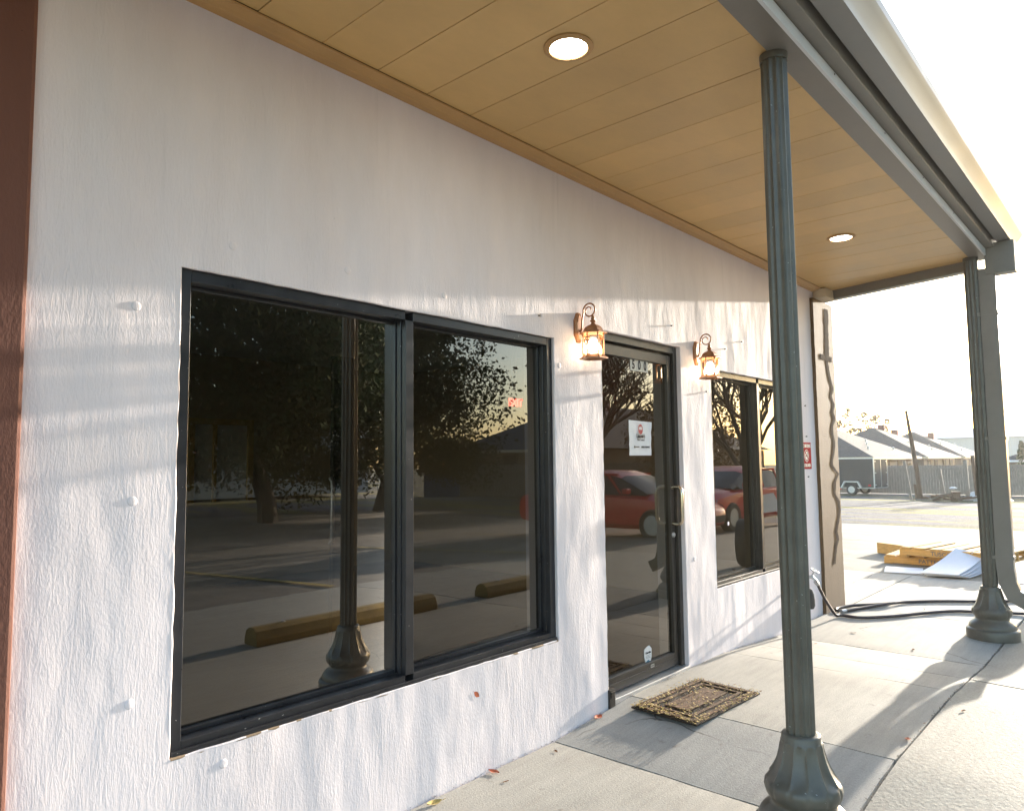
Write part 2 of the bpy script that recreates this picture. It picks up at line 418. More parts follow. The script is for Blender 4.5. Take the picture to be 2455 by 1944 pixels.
# ------------------------------------------------------------------ mesh helpers
class MB:
    def __init__(s): s.v, s.f, s.m = [], [], []
    def add(s, vs, fs, mi=0, M=None):
        o = len(s.v)
        s.v += [tuple(M @ Vector(p)) if M is not None else tuple(p) for p in vs]
        s.f += [tuple(i + o for i in f) for f in fs]
        s.m += [mi] * len(fs)
        return s
    def box(s, x0, x1, y0, y1, z0, z1, mi=0, M=None):
        vs = [(x, y, z) for z in (z0, z1) for y in (y0, y1) for x in (x0, x1)]
        fs = [(0, 2, 3, 1), (4, 5, 7, 6), (0, 1, 5, 4), (2, 6, 7, 3), (0, 4, 6, 2), (1, 3, 7, 5)]
        return s.add(vs, fs, mi, M)
    def bar(s, a, b, w, h=None, mi=0, upv=(0, 0, 1)):
        a, b = Vector(a), Vector(b); h = h or w
        d = (b - a); L = d.length; d.normalize()
        u = Vector(upv)
        if abs(d.dot(u)) > 0.95: u = Vector((1, 0, 0))
        r = d.cross(u).normalized(); u = r.cross(d)
        vs = []
        for p in (a, b):
            for sx, sy in ((-1, -1), (1, -1), (1, 1), (-1, 1)):
                vs.append(p + r * (sx * w / 2) + u * (sy * h / 2))
        return s.add(vs, [(3, 2, 1, 0), (4, 5, 6, 7), (0, 1, 5, 4), (1, 2, 6, 5), (2, 3, 7, 6), (3, 0, 4, 7)], mi)
    def tube(s, pts, r, n=10, mi=0, cap=True):
        pts = [Vector(p) for p in pts]
        rs = r if isinstance(r, (list, tuple)) else [r] * len(pts)
        o = len(s.v); prev = None
        for i, p in enumerate(pts):
            t = (pts[min(i + 1, len(pts) - 1)] - pts[max(i - 1, 0)])
            if t.length < 1e-9: t = Vector((0, 0, 1))
            t.normalize()
            if prev is None:
                a = Vector((0, 0, 1)) if abs(t.z) < 0.9 else Vector((1, 0, 0))
                nx = t.cross(a).normalized()
            else:
                nx = (prev - t * prev.dot(t)).normalized()
            prev = nx; ny = t.cross(nx)
            for k in range(n):
                a = 2 * math.pi * k / n
                s.v.append(tuple(p + nx * (rs[i] * math.cos(a)) + ny * (rs[i] * math.sin(a))))
        for i in range(len(pts) - 1):
            for k in range(n):
                k2 = (k + 1) % n
                s.f.append((o + i * n + k, o + i * n + k2, o + (i + 1) * n + k2, o + (i + 1) * n + k)); s.m.append(mi)
        if cap:
            s.f.append(tuple(o + k for k in reversed(range(n)))); s.m.append(mi)
            e = o + (len(pts) - 1) * n
            s.f.append(tuple(e + k for k in range(n))); s.m.append(mi)
        return s
    def lathe(s, prof, n=32, c=(0, 0, 0), mi=0, mod=None, cap=True):
        o = len(s.v)
        for i, (r, z) in enumerate(prof):
            for k in range(n):
                a = 2 * math.pi * k / n
                q = r * (mod(a, z, i) if mod else 1)
                s.v.append((c[0] + q * math.cos(a), c[1] + q * math.sin(a), c[2] + z))
        for i in range(len(prof) - 1):
            for k in range(n):
                k2 = (k + 1) % n
                s.f.append((o + i * n + k, o + i * n + k2, o + (i + 1) * n + k2, o + (i + 1) * n + k)); s.m.append(mi)
        if cap:
            s.f.append(tuple(o + k for k in reversed(range(n)))); s.m.append(mi)
            e = o + (len(prof) - 1) * n
            s.f.append(tuple(e + k for k in range(n))); s.m.append(mi)
        return s
    def prism(s, poly, axis, a, b, mi=0):
        """extrude a closed 2D outline along an axis ('x': poly=(y,z); 'y': (x,z); 'z': (x,y))"""
        def P(p, t):
            return {'x': (t, p[0], p[1]), 'y': (p[0], t, p[1]), 'z': (p[0], p[1], t)}[axis]
        n = len(poly)
        vs = [P(p, a) for p in poly] + [P(p, b) for p in poly]
        fs = [tuple(range(n)), tuple(reversed(range(n, 2 * n)))]
        fs += [(i, i + n, (i + 1) % n + n, (i + 1) % n) for i in range(n)]
        return s.add(vs, fs, mi)
    def build(s, name, mats, parent=None, smooth=None, bevel=0.0, seg=2, loc=None):
        me = bpy.data.meshes.new(name)
        me.from_pydata(s.v, [], s.f)
        ms = mats if isinstance(mats, (list, tuple)) else [mats]
        for q in ms: me.materials.append(q)
        me.polygons.foreach_set("material_index", s.m)
        bm = bmesh.new(); bm.from_mesh(me)
        bmesh.ops.recalc_face_normals(bm, faces=bm.faces)
        bm.to_mesh(me); bm.free()
        if smooth:
            me.polygons.foreach_set("use_smooth", [True] * len(me.polygons))
            me.set_sharp_from_angle(angle=R(smooth))
        me.update()
        o = bpy.data.objects.new(name, me)
        COL.objects.link(o)
        if loc is not None: o.location = loc
        if parent is not None: o.parent = parent
        if bevel:
            b = o.modifiers.new("bevel", 'BEVEL')
            b.width = bevel; b.segments = seg; b.limit_method = 'ANGLE'; b.angle_limit = R(40)
        return o

def tag(o, label=None, cat=None, group=None, kind=None):
    if label: o["label"] = label
    if cat: o["category"] = cat
    if group: o["group"] = group
    if kind: o["kind"] = kind
    return o

def thing(name, label, cat, loc=(0, 0, 0), rz=0.0, group=None):
    o = bpy.data.objects.new(name, None)
    o.empty_display_size = 0.2
    COL.objects.link(o)
    o.location = loc; o.rotation_euler = (0, 0, rz)
    return tag(o, label, cat, group)

def copy_tree(o, parent=None):
    c = o.copy(); COL.objects.link(c); c.parent = parent
    for ch in list(o.children): copy_tree(ch, c)
    return c

def text(name, body, size, mate, parent, loc, rot=(R(90), 0, 0), thick=0.0, sx=1.0, align='CENTER', extr=0.0006, shear=0.0):
    cu = bpy.data.curves.new(name + "_c", 'FONT')
    cu.body = body; cu.size = size; cu.align_x = align; cu.align_y = 'CENTER'
    cu.extrude = extr; cu.offset = thick; cu.resolution_u = 4; cu.shear = shear
    t = bpy.data.objects.new(name + "_t", cu)
    COL.objects.link(t)
    bpy.context.view_layer.update()
    dg = bpy.context.evaluated_depsgraph_get()
    me = bpy.data.meshes.new_from_object(t.evaluated_get(dg))
    bpy.data.objects.remove(t); bpy.data.curves.remove(cu)
    me.name = name
    me.materials.clear(); me.materials.append(mate)
    o = bpy.data.objects.new(name, me); COL.objects.link(o)
    o.location = loc; o.rotation_euler = rot; o.scale = (sx, 1, 1)
    o.parent = parent
    return o

# ------------------------------------------------------------------ ground levels
def clip(v, a, b): return max(a, min(b, v))
def ramp_z(x):                     # raised landing in front of the door, ramps either side
    P = [(2.97, 0), (3.70, 0.052), (4.95, 0.052), (5.38, 0.03), (5.89, 0.0)]
    if x <= P[0][0] or x >= P[-1][0]: return 0.0
    for (a, za), (b, zb) in zip(P, P[1:]):
        if a <= x <= b: return za + (zb - za) * (x - a) / (b - a)
def TZ(x, y):
    return -0.0192 * clip(x - 10, 0, 50) - 0.05 * clip(-y - 3.5, 0, 7)
def walk_z(x, y):
    k = 1.0 if y > -1.42 else clip(1 - (-1.42 - y) / 1.3, 0, 1)
    return ramp_z(x) * k + TZ(x, y)

def sheet(name, xs, ys, zf, mate, off=0.0):
    b = MB()
    nx = len(xs)
    b.v = [(x, y, zf(x, y) + off) for y in ys for x in xs]
    for j in range(len(ys) - 1):
        for i in range(nx - 1):
            b.f.append((j * nx + i, j * nx + i + 1, (j + 1) * nx + i + 1, (j + 1) * nx + i)); b.m.append(0)
    o = b.build(name, mate)
    return tag(o, kind='structure')
def lin(a, b, n): return [a + (b - a) * i / n for i in range(n + 1)]
gx = [-250, -100, -40, -20, -8] + lin(-4, 20, 12) + lin(22, 60, 19) + [70, 90, 120, 200, 330]
gy = [-250, -150, -70, -40, -25] + lin(-20, 0, 20) + lin(2, 30, 14) + [40, 60, 100, 250]
sheet("ground", gx, gy, lambda x, y: TZ(x, y) - 0.07 + (0 if x < 19 else 0.06), MT['ground'])

def slab(b, x0, x1, y0, y1, gap=0.0052, step=0.12, mi=0, lift=0.0):
    xs = lin(x0 + gap, x1 - gap, max(1, int((x1 - x0) / step)))
    ys = lin(y0 + gap, y1 - gap, max(1, int((y1 - y0) / step)))
    nx, ny = len(xs), len(ys)
    J = 0.0022
    def jit(i, j, x, y):
        if i in (0, nx - 1): x += random.uniform(-J, J)
        if j in (0, ny - 1): y += random.uniform(-J, J)
        e = 0.003 if (i in (0, nx - 1) or j in (0, ny - 1)) else 0
        return (x, y, walk_z(x, y) + lift - e * random.uniform(0.4, 1.2))
    o = len(b.v)
    b.v += [jit(i, j, x, y) for j, y in enumerate(ys) for i, x in enumerate(xs)]
    for j in range(ny - 1):
        for i in range(nx - 1):
            b.f.append((o + j * nx + i, o + j * nx + i + 1, o + (j + 1) * nx + i + 1, o + (j + 1) * nx + i)); b.m.append(mi)
    ring = [(i, 0) for i in range(nx)] + [(nx - 1, j) for j in range(1, ny)] + [(i, ny - 1) for i in range(nx - 2, -1, -1)] + [(0, j) for j in range(ny - 2, 0, -1)]
    q = len(b.v)
    for (i, j) in ring:
        p = b.v[o + j * nx + i]; b.v.append((p[0], p[1], p[2] - 0.07))
    n = len(ring)
    for k in range(n):
        a = o + ring[k][1] * nx + ring[k][0]; c = o + ring[(k + 1) % n][1] * nx + ring[(k + 1) % n][0]
        b.f.append((a, q + k, q + (k + 1) % n, c)); b.m.append(mi)

YC = -1.42
b = MB()
slab(b, -2.5, 0.2, YC, -.006); slab(b, 0.2, 2.972, YC, -.006)
slab(b, 2.972, 3.696, YC, -.006, 0.0055, mi=1)
slab(b, 3.696, 4.97, YC, 0.09, 0.0025); slab(b, 4.97, 5.376, YC, -.006, 0.0012); slab(b, 5.376, 5.893, YC, -.006)
slab(b, 5.893, 7.38, YC, -.006); slab(b, 7.38, 9.83, YC, -0.07)
slab(b, 7.50, 9.83, -0.07, 6.0, step=0.3)
tag(b.build("sidewalk", [MT['walk'], MT['walk_grey']], smooth=40), kind='structure')
b = MB()
for x0, x1 in ((-2.5, 1.0), (1.0, 5.376), (5.376, 9.83)):
    slab(b, x0, x1, -5.0, YC, 0.008, 0.15)
tag(b.build("apron", MT['walk_rough'], smooth=40), kind='structure')
b = MB()
for x0, x1 in ((9.83, 14.2), (14.2, 18.7)):
    for y0, y1 in ((-5, -0.1), (-0.1, 5), (5, 12)):
        slab(b, x0, x1, y0, y1, 0.006, 0.4)
tag(b.build("concrete_lot", MT['lot'], smooth=40), kind='structure')
sheet("parking_lot", lin(-20, 18.7, 20), lin(-22, -5.01, 16), TZ, MT['asphalt'], -0.012)
# dark soil under the joints
sheet("joint_soil", lin(-2.5, 9.9, 40), lin(-5, 0.3, 12), lambda x, y: walk_z(x, y) - 0.028, MT['soil'])

# ------------------------------------------------------------------ storefront building
bld = thing("storefront_building", "white stucco storefront with black framed windows, glass door and ochre porch ceiling", "building", (3.5, 0, 0))
bld.location = (0, 0, 0)
W1 = (1.035, 3.035, 0.488, 2.087)
DR = (3.474, 4.415, 0.0, 2.19)
W2 = (4.85, 6.502, 0.503, 2.080)
def wall_mesh():
    b = MB()
    xs = sorted({0.55, 7.2, *W1[:2], *DR[:2], *W2[:2]})
    zs = sorted({-0.12, 3.2, W1[2], W1[3], DR[3], W2[2], W2[3]})
    def hole(x, z):
        for (a, c, d, e) in (W1, (DR[0], DR[1], -9, DR[3]), W2):
            if a < x < c and d < z < e: return True
        return False
    for x0, x1 in zip(xs, xs[1:]):
        for z0, z1 in zip(zs, zs[1:]):
            if hole((x0 + x1) / 2, (z0 + z1) / 2): continue
            b.add([(x0, 0, z0), (x1, 0, z0), (x1, 0, z1), (x0, 0, z1)], [(0, 1, 2, 3)])
            b.add([(x0, .22, z0), (x1, .22, z0), (x1, .22, z1), (x0, .22, z1)], [(3, 2, 1, 0)], 1)
    for (a, c, d, e) in (W1, (DR[0], DR[1], -.12, DR[3]), W2):
        D = 0.22
        # ragged stucco edge round the opening
        q = [(a, d), (c, d), (c, e), (a, e)]
        for (p, r) in zip(q, q[1:] + q[:1]):
            b.add([(p[0], 0, p[1]), (r[0], 0, r[1]), (r[0], D, r[1]), (p[0], D, p[1])], [(0, 1, 2, 3)])
    return b
wallo = wall_mesh().build("wall", [MT['stucco'], MT['room_wall']], bld)
# rough hand-troweled lip of stucco round each opening
b = MB()
def lip(pts, w=0.012):
    P = []
    for p, r in zip(pts, pts[1:]):
        n = max(2, int(math.dist(p, r) / 0.05))
        for k in range(n):
            t = k / n
            P.append((p[0] + (r[0] - p[0]) * t + random.uniform(-.0025, .0025), 0.0045, p[1] + (r[1] - p[1]) * t + random.uniform(-.002, .002)))
    P.append((pts[-1][0], 0.0045, pts[-1][1]))
    b.tube(P, [w * random.uniform(0.36, 0.44) for _ in P], 6)
lip([(W1[0], W1[2]), (W1[0], W1[3]), (W1[1], W1[3]), (W1[1], W1[2]), (W1[0], W1[2])])
lip([(DR[0], 0.03), (DR[0], DR[3]), (DR[1], DR[3]), (DR[1], 0.03)])
lip([(W2[0], W2[2]), (W2[0], W2[3]), (W2[1], W2[3]), (W2[1], W2[2]), (W2[0], W2[2])])
b.build("opening_lip", MT['stucco'], bld, smooth=60)
# wall caps and nails (painted over plugs)
for (x, z) in [(0.897, 1.928), (1.214, 2.193), (1.70, 2.198), (0.902, 1.312), (0.911, 0.694), (1.215, 0.425), (2.23, 2.184), (3.075, 1.938), (5.06, 0.95), (4.53, 0.75)]:
    c = MB().lathe([(0.0155, 0), (0.0145, 0.0010), (0.010, 0.0018), (0.004, 0.0021)], 14)
    c.v = [(x + p[0], -p[2], z + p[1]) for p in c.v]
    c.build("wall_plug", MT['stucco'], bld, smooth=60)
for (x, z) in [(2.907, 2.187), (4.774, 1.906), (6.70, 1.90), (6.70, 1.62), (6.71, 1.255), (4.30, 2.32), (5.1, 2.25), (5.4, 2.34)]:
    MB().tube([(x, 0.01, z), (x, -0.009, z + 0.001), (x, -0.011, z + 0.001)], [0.005, 0.005, 0.009], 8).build("nail", MT['screw'], bld, smooth=50)

# pilasters
b = MB().box(-1.4, 0.592, -0.035, 0.2, -0.1, 3.013)
tag(b.build("brown_pilaster", MT['brown_stucco'], bld, bevel=0.012), label="dark reddish brown pilaster at the left edge")
def rough_post(x0, x1, y0, y1, z0, z1):
    b = MB(); zs = lin(z0, z1, 60)
    j = lambda a: random.uniform(-a, a)
    rows = [[(x0 + j(.002), y1, z), (x0 + j(.003), y0 + j(.0005), z), (x1 + j(.006), y0 + j(.0005), z), (x1 + j(.004), y1, z)] for z in zs]
    b.v = [p for r in rows for p in r]
    for i in range(len(zs) - 1):
        for k in range(4):
            k2 = (k + 1) % 4
            b.f.append((i * 4 + k, i * 4 + k2, i * 4 + 4 + k2, i * 4 + 4 + k)); b.m.append(0)
    b.f += [(0, 1, 2, 3), tuple(len(b.v) - 4 + k for k in (3, 2, 1, 0))]; b.m += [0, 0]
    return b
pil = rough_post(6.945, 7.475, -0.032, 0.25, -0.1, 2.94).build("tan_pilaster", MT['tan_stucco'], bld)
# wavy zigzag shadow painted as a dark strip down the pilaster face
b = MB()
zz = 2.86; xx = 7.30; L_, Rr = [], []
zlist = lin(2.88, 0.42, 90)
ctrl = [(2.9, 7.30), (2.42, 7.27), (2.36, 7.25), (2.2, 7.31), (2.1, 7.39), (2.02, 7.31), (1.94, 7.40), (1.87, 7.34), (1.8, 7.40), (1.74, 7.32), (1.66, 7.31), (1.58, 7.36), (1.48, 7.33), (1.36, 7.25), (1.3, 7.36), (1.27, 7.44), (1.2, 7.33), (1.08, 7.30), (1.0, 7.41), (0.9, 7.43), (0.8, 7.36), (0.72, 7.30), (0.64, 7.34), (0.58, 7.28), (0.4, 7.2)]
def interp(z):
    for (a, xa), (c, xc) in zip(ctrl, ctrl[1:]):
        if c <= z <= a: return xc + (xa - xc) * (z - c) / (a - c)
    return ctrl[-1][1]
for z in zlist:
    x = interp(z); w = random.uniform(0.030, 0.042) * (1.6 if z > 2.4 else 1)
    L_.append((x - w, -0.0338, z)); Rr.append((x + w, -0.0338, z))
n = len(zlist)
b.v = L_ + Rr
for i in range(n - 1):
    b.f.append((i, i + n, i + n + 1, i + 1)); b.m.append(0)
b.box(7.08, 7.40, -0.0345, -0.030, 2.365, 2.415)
MT['stain_and_shadow'] = mat("dark_shadow_paint", (0.045, 0.028, 0.018), 0.95, var=0.3, vscale=40, spec=0.1)
b.build("painted_zigzag_shadow", MT['stain_and_shadow'], bld)

# ---- ochre porch ceiling
XE = lambda y: 7.27 + (y + 0.0) * 0.26           # right end of the porch, slightly skew
def clipx(poly):
    outp = []
    for i in range(len(poly)):
        p, q = poly[i], poly[(i + 1) % len(poly)]
        fp, fq = p[0] - XE(p[1]), q[0] - XE(q[1])
        if fp <= 0: outp.append(p)
        if fp * fq < 0:
            t = fp / (fp - fq); outp.append((p[0] + (q[0] - p[0]) * t, p[1] + (q[1] - p[1]) * t))
    return outp
YB0, YB1, ZB = -1.33, -1.436, 3.035
b = MB()
x = 1.518 - 0.268 * 14
while x < 7.3:
    P = clipx([(x + 0.0014, -0.082), (x + 0.2666, -0.082), (x + 0.2666, YB0 - 0.004), (x + 0.0014, YB0 - 0.004)])
    dz = random.uniform(-0.0012, 0.0012)
    if len(P) >= 3:
        n = len(P)
        b.add([(p[0], p[1], 3.0415 + dz) for p in P] + [(p[0], p[1], 3.06) for p in P],
              [tuple(range(n)), tuple(reversed(range(n, 2 * n)))] + [(i, i + n, (i + 1) % n + n, (i + 1) % n) for i in range(n)])
    x += 0.268
soff = b.build("soffit", MT['soffit'], bld, bevel=0.0012, seg=1)
b = MB().prism([(-2.9, -0.0), (7.25, -0.0), (6.92, YB0), (-2.9, YB0)], 'z', 3.062, 3.09)
b.build("soffit_backing", MT['soil'], bld)
b = MB().prism([(0.02, 3.0125), (-0.036, 3.0125), (-0.04, 3.019), (-0.052, 3.021), (-0.074, 3.030), (-0.084, 3.031), (-0.084, 3.040), (0.02, 3.040)], 'x', -2.9, 7.02)
b.build("cornice_trim", MT['trim'], bld, bevel=0.002, seg=1)
MB().box(7.03, 7.262, -0.13, -0.002, 2.948, 3.034).build("trim_end_block", MT['cream'], bld, bevel=0.006)

# ---- roof edge: beam, bright flashing, fascia, gutter
XL, XR = -2.9, 6.98
beam = MB().prism([(YB0, ZB), (YB1, ZB), (YB1, 3.20), (YB0, 3.20)], 'x', XL, XR).build("porch_beam", MT['beam'], bld, bevel=0.003)
b = MB()
N_ = 60
for i in range(N_):                                # slightly wavy sheet-metal flashing
    pass
xs = lin(XL, XR - 0.06, 70)
wv = [0.0 for x in xs]
prof = [(YB1 - 0.001, ZB - 0.004), (YB1 - 0.010, ZB - 0.002), (YB1 - 0.010, ZB + 0.050), (YB1 - 0.001, ZB + 0.052)]
for x, w in zip(xs, wv): b.v += [(x, p[0] + (w - 0.003 if k in (1, 2) else 0), p[1] + (w * .6 if k < 2 else 0)) for k, p in enumerate(prof)]
for i in range(len(xs) - 1):
    for k in range(3): b.f.append((i * 4 + k, i * 4 + k + 1, i * 4 + 5 + k, i * 4 + 4 + k)); b.m.append(0)
flash = b.build("edge_flashing", MT['beam_edge'], bld, smooth=30)
for x in (1.2, 1.85, 2.45, 3.18, 3.95, 4.75, 5.6, 6.4):
    MB().lathe([(0.0045, 0), (0.0045, 0.002), (0.002, 0.003)], 8).build("screw", MT['screw'], flash, loc=None).location = (0, 0, 0)
    o = COL.objects[-1] if False else flash.children[-1]
    o.rotation_euler = (R(90), 0, 0); o.location = (x, YB1 - 0.0125, ZB + 0.038)
b = MB().prism([(YB1 - 0.004, 3.090), (-1.505, 3.090), (-1.505, 3.27), (YB1 - 0.004, 3.27)], 'x', XL, XR + 0.02)
b.build("fascia_board", MT['beam'], bld, bevel=0.004)
b = MB().prism([(-1.505, 3.205), (-1.512, 3.205), (-1.525, 3.128), (-1.618, 3.128), (-1.626, 3.16), (-1.655, 3.20), (-1.668, 3.225), (-1.668, 3.262),
                (-1.655, 3.262), (-1.655, 3.235), (-1.64, 3.205), (-1.612, 3.165), (-1.606, 3.14), (-1.535, 3.14), (-1.52, 3.22), (-1.505, 3.22)], 'x', XL, 7.12)
gut = b.build("gutter", MT['gutter'], bld, smooth=25)
b = MB().prism([(0.3, 3.10), (YB1, 3.21), (-1.50, 3.275), (-1.50, 3.30), (0.3, 3.36)], 'x', XL, 7.0)
b.build("porch_roof", MT['roof_top'], bld)
# end beam from column to wall
b = MB().add([(6.99, -0.1, 2.955), (7.10, -0.1, 2.955), (6.90, -1.40, 2.955), (6.79, -1.40, 2.955),
              (7.14 + .06, -0.1, 3.20), (7.30, -0.1, 3.20), (7.0, -1.40, 3.20), (6.90, -1.40, 3.20)], [])
b = MB()
def skewbeam(y0, y1, x0, x1, z0, z1):
    s_ = lambda y: y * 0.26
    b.add([(x0 + s_(y0), y0, z0), (x1 + s_(y0), y0, z0), (x1 + s_(y1), y1, z0), (x0 + s_(y1), y1, z0),
           (x0 + s_(y0), y0, z1), (x1 + s_(y0), y0, z1), (x1 + s_(y1), y1, z1), (x0 + s_(y1), y1, z1)],
          [(0, 1, 2, 3), (7, 6, 5, 4), (0, 4, 5, 1), (1, 5, 6, 2), (2, 6, 7, 3), (3, 7, 4, 0)])
skewbeam(-0.005, -1.325, 7.265, 7.36, 2.955, 3.19)
b.build("end_beam", MT['beam'], bld, bevel=0.004)

# ---- fluted columns
def col_parts(cx, cy, h):
    base_prof = [(.215, 0), (.215, .066), (.211, .074), (.200, .080), (.192, .083), (.192, .096), (.184, .112), (.170, .126), (.150, .138), (.137, .147), (.134, .155), (.140, .165),
                 (.152, .176), (.160, .190), (.1635, .205), (.160, .222), (.150, .232), (.148, .238), (.132, .258), (.117, .282), (.105, .308), (.096, .336), (.090, .362), (.0875, .372),
                 (.083, .376), (.083, .392), (.080, .397), (.074, .400), (.057, .401)]
    base_prof = [(r * .845 if r > .06 else r * .9, z) for r, z in base_prof]
    def mod(a, z, i):
        if .236 <= z <= .365: return 1.02 - 0.075 * abs(math.sin(a * 6)) ** 0.55
        if .180 <= z <= .222: return 1 - 0.030 * abs(math.cos(a * 6)) ** 14
        return 1
    base = MB().lathe(base_prof, 144, (cx, cy, 0), mod=mod)
    NF = 12
    def fl(a, z, i):
        t = (a * NF / (2 * math.pi)) % 1.0
        return 1 - 0.16 * max(0, math.sin(math.pi * clip((t - .07) / .86, 0, 1))) ** 0.75
    shaft = MB().lathe([(.0525, .39), (.0525, 1.3), (.0518, 2.2), (.051, h - 0.02), (.051, h + .004)], NF * 10, (cx, cy, 0), mod=fl)
    capb = MB().lathe([(.0535, h - .028), (.0545, h - .02), (.0545, h + .002)], 40, (cx, cy, 0))
    return base, shaft, capb
YCOL = -1.335
def column(cx, label):
    h = ZB
    base, shaft, capb = col_parts(cx, YCOL, h)
    s = tag(shaft.build("column", MT['column'], bld, smooth=50), label=label)
    base.build("column_base", MT['column'], s, smooth=48)
    capb.build("column_collar", MT['column'], s, smooth=40)
    return s
column(2.795, "nearest fluted column in front of the far window")
column(6.84, "far fluted column with the downspout strapped to it")
# column behind the camera side, same row
column(-1.255, "fluted column at the near end of the porch")
# downspout on the far column
b = MB()
dsx, dsy = 6.855, -1.443
def rect_tube(pts, w, d, mi=0):
    pts = [Vector(p) for p in pts]
    o = len(b.v)
    for i, p in enumerate(pts):
        t = (pts[min(i + 1, len(pts) - 1)] - pts[max(i - 1, 0)]).normalized()
        r = Vector((1, 0, 0)); u = t.cross(r).normalized()
        for sx, sy in ((-1, -1), (1, -1), (1, 1), (-1, 1)):
            b.v.append(tuple(p + r * (sx * w / 2) + u * (sy * d / 2)))
    for i in range(len(pts) - 1):
        for k in range(4):
            k2 = (k + 1) % 4
            b.f.append((o + i * 4 + k, o + i * 4 + k2, o + i * 4 + 4 + k2, o + i * 4 + 4 + k)); b.m.append(mi)
rect_tube([(dsx, dsy, 2.93), (dsx, dsy, 2.77), (dsx, dsy, 1.6), (dsx, dsy, 0.55), (dsx, dsy - .012, 0.44), (dsx, dsy - .05, 0.345), (dsx, dsy - .15, 0.29)], 0.09, 0.118)
ds = b.build("downspout", MT['beam'], bld, bevel=0.004)
so_ = ds.modifiers.new("solid", 'SOLIDIFY'); so_.thickness = 0.003
for z in (2.55, 1.55, 0.62):
    MB().box(dsx - .049, dsx + .049, dsy - .066, YCOL - 0.03, z, z + 0.025).build("downspout_strap", MT['beam'], ds)
MB().box(6.80, 6.925, -1.64, YB1 - .002, 2.875, 3.126).build("conductor_box", MT['beam'], ds, bevel=.006)

# ---- windows
def window(a, c, d, e, mull, name, label, frm, gl):
    F = 0.044; y0, y1 = 0.018, 0.118
    b = MB()
    b.box(a + .002, a + F, y0, y1, d + .002, e - .002)
    b.box(c - F, c - .002, y0, y1, d + .002, e - .002)
    b.box(mull - F / 2, mull + F / 2, y0 - .002, y1, d + F, e - F)
    for x0, x1 in ((a + F, mull - F / 2), (mull + F / 2, c - F)):
        b.box(x0, x1, y0 + .001, y1, e - F, e - .003)
        b.box(x0, x1, y0 + .001, y1, d + .003, d + F)
    for x0, x1 in ((a + F, mull - F / 2), (mull + F / 2, c - F)):      # glazing stops
        z0, z1 = d + F, e - F
        b.box(x0, x0 + .013, .074, .1, z0, z1); b.box(x1 - .013, x1, .074, .1, z0, z1)
        b.box(x0 + .013, x1 - .013, .075, .1, z1 - .013, z1); b.box(x0 + .013, x1 - .013, .072, .1, z0, z0 + .016)
        b.box(x0, x0 + .006, .045, .07, z0, z1); b.box(x1 - .006, x1, .045, .07, z0, z1)
    # projecting sill
    b.box(a + .01, c - .01, 0.004, y0, d + .003, d + .020)
    w = tag(b.build(name, frm, bld, bevel=0.0018, seg=1), label=label)
    for x0, x1 in ((a + F, mull - F / 2), (mull + F / 2, c - F)):
        p = MB().box(x0, x1, .090, .0945, d + F, e - F)
        MB().add([(x0, .090, d + F), (x1, .090, d + F), (x1, .090, e - F), (x0, .090, e - F)], [(0, 1, 2, 3)]).build("pane", gl, w)
    return w
window(*W1, 2.038, "window", "large black two-pane window left of the door", MT['frame'], MT['glass'])
window(*W2, 5.715, "window", "bronze two-pane window right of the door", MT['bronze'], MT['glass_door'])
# dusty caulk line under the first window
b = MB()
P = [(x + .0, 0.0055, W1[2] - 0.001 + random.uniform(-.003, .002)) for x in lin(W1[0] + .005, W1[1] - .005, 60)]
b.tube(P, [random.uniform(.003, .0075) for _ in P], 6)
MT['caulk'] = mat("dusty_brown_caulk", (0.30, 0.21, 0.13), 0.9, var=0.4, vscale=30)
b.build("window_caulk", MT['caulk'], bld, smooth=60)

# ---- door
a, c, e = DR[0], DR[1], DR[3]
zf = 0.078
b = MB()
b.box(a + .003, a + .045, .03, .13, zf - .02, e - .003)
b.box(c - .045, c - .003, .03, .13, zf - .02, e - .003)
b.box(a + .045, c - .045, .031, .13, e - .05, e - .004)
b.box(a + .045, c - .045, .075, .13, e - .062, e - .05)
dfr = b.build("door_frame", MT['bronze'], bld, bevel=0.002, seg=1)
MB().box(a + .01, c - .01, -.01, .14, zf - .05, zf - .006).build("threshold", MT['alu'], bld, bevel=0.004)
lx0, lx1, lz0, lz1 = a + .049, c - .049, zf, e - .066
b = MB()
sw = .050
b.box(lx0, lx0 + sw * .55, .050, .092, lz0, lz1); b.box(lx1 - sw, lx1, .050, .092, lz0, lz1)
b.box(lx0 + sw * .55, lx1 - sw, .0505, .0915, lz1 - .062, lz1)
b.box(lx0 + sw * .55, lx1 - sw, .0505, .0915, lz0, lz0 + .088)
b.box(lx0 + sw * .55, lx1 - sw, .046, .0505, lz0 + .045, lz0 + .052); b.box(lx0 + sw * .55, lx1 - sw, .046, .0505, lz0 + .078, lz0 + .088)
door = tag(b.build("door", MT['bronze'], bld, bevel=0.002, seg=1), label="bronze framed glass entrance door")
MB().add([(lx0 + .02, .070, lz0 + .08), (lx1 - .04, .070, lz0 + .08), (lx1 - .04, .070, lz1 - .05), (lx0 + .02, .070, lz1 - .05)], [(0, 1, 2, 3)]).build("door_glass", MT['glass_door'], door)
b = MB()
hx = lx1 - .028
P = [(hx, .05, 1.24), (hx, .02, 1.243), (hx, -.005, 1.24), (hx - .004, -.022, 1.222), (hx - .006, -.026, 1.19), (hx - .006, -.026, 1.05), (hx - .004, -.022, 1.018), (hx, -.005, 1.0), (hx, .02, .997), (hx, .05, 1.0)]
b.tube(P, .0125, 12)
b.build("door_handle", MT['chrome'], door, smooth=60)
c_ = MB().lathe([(.017, 0), (.017, .006), (.013, .011), (.004, .012)], 18)
c_.v = [(hx + p[0], .05 - p[2], .925 + p[1]) for p in c_.v]
c_.build("door_lock", MT['steel'], door, smooth=40)
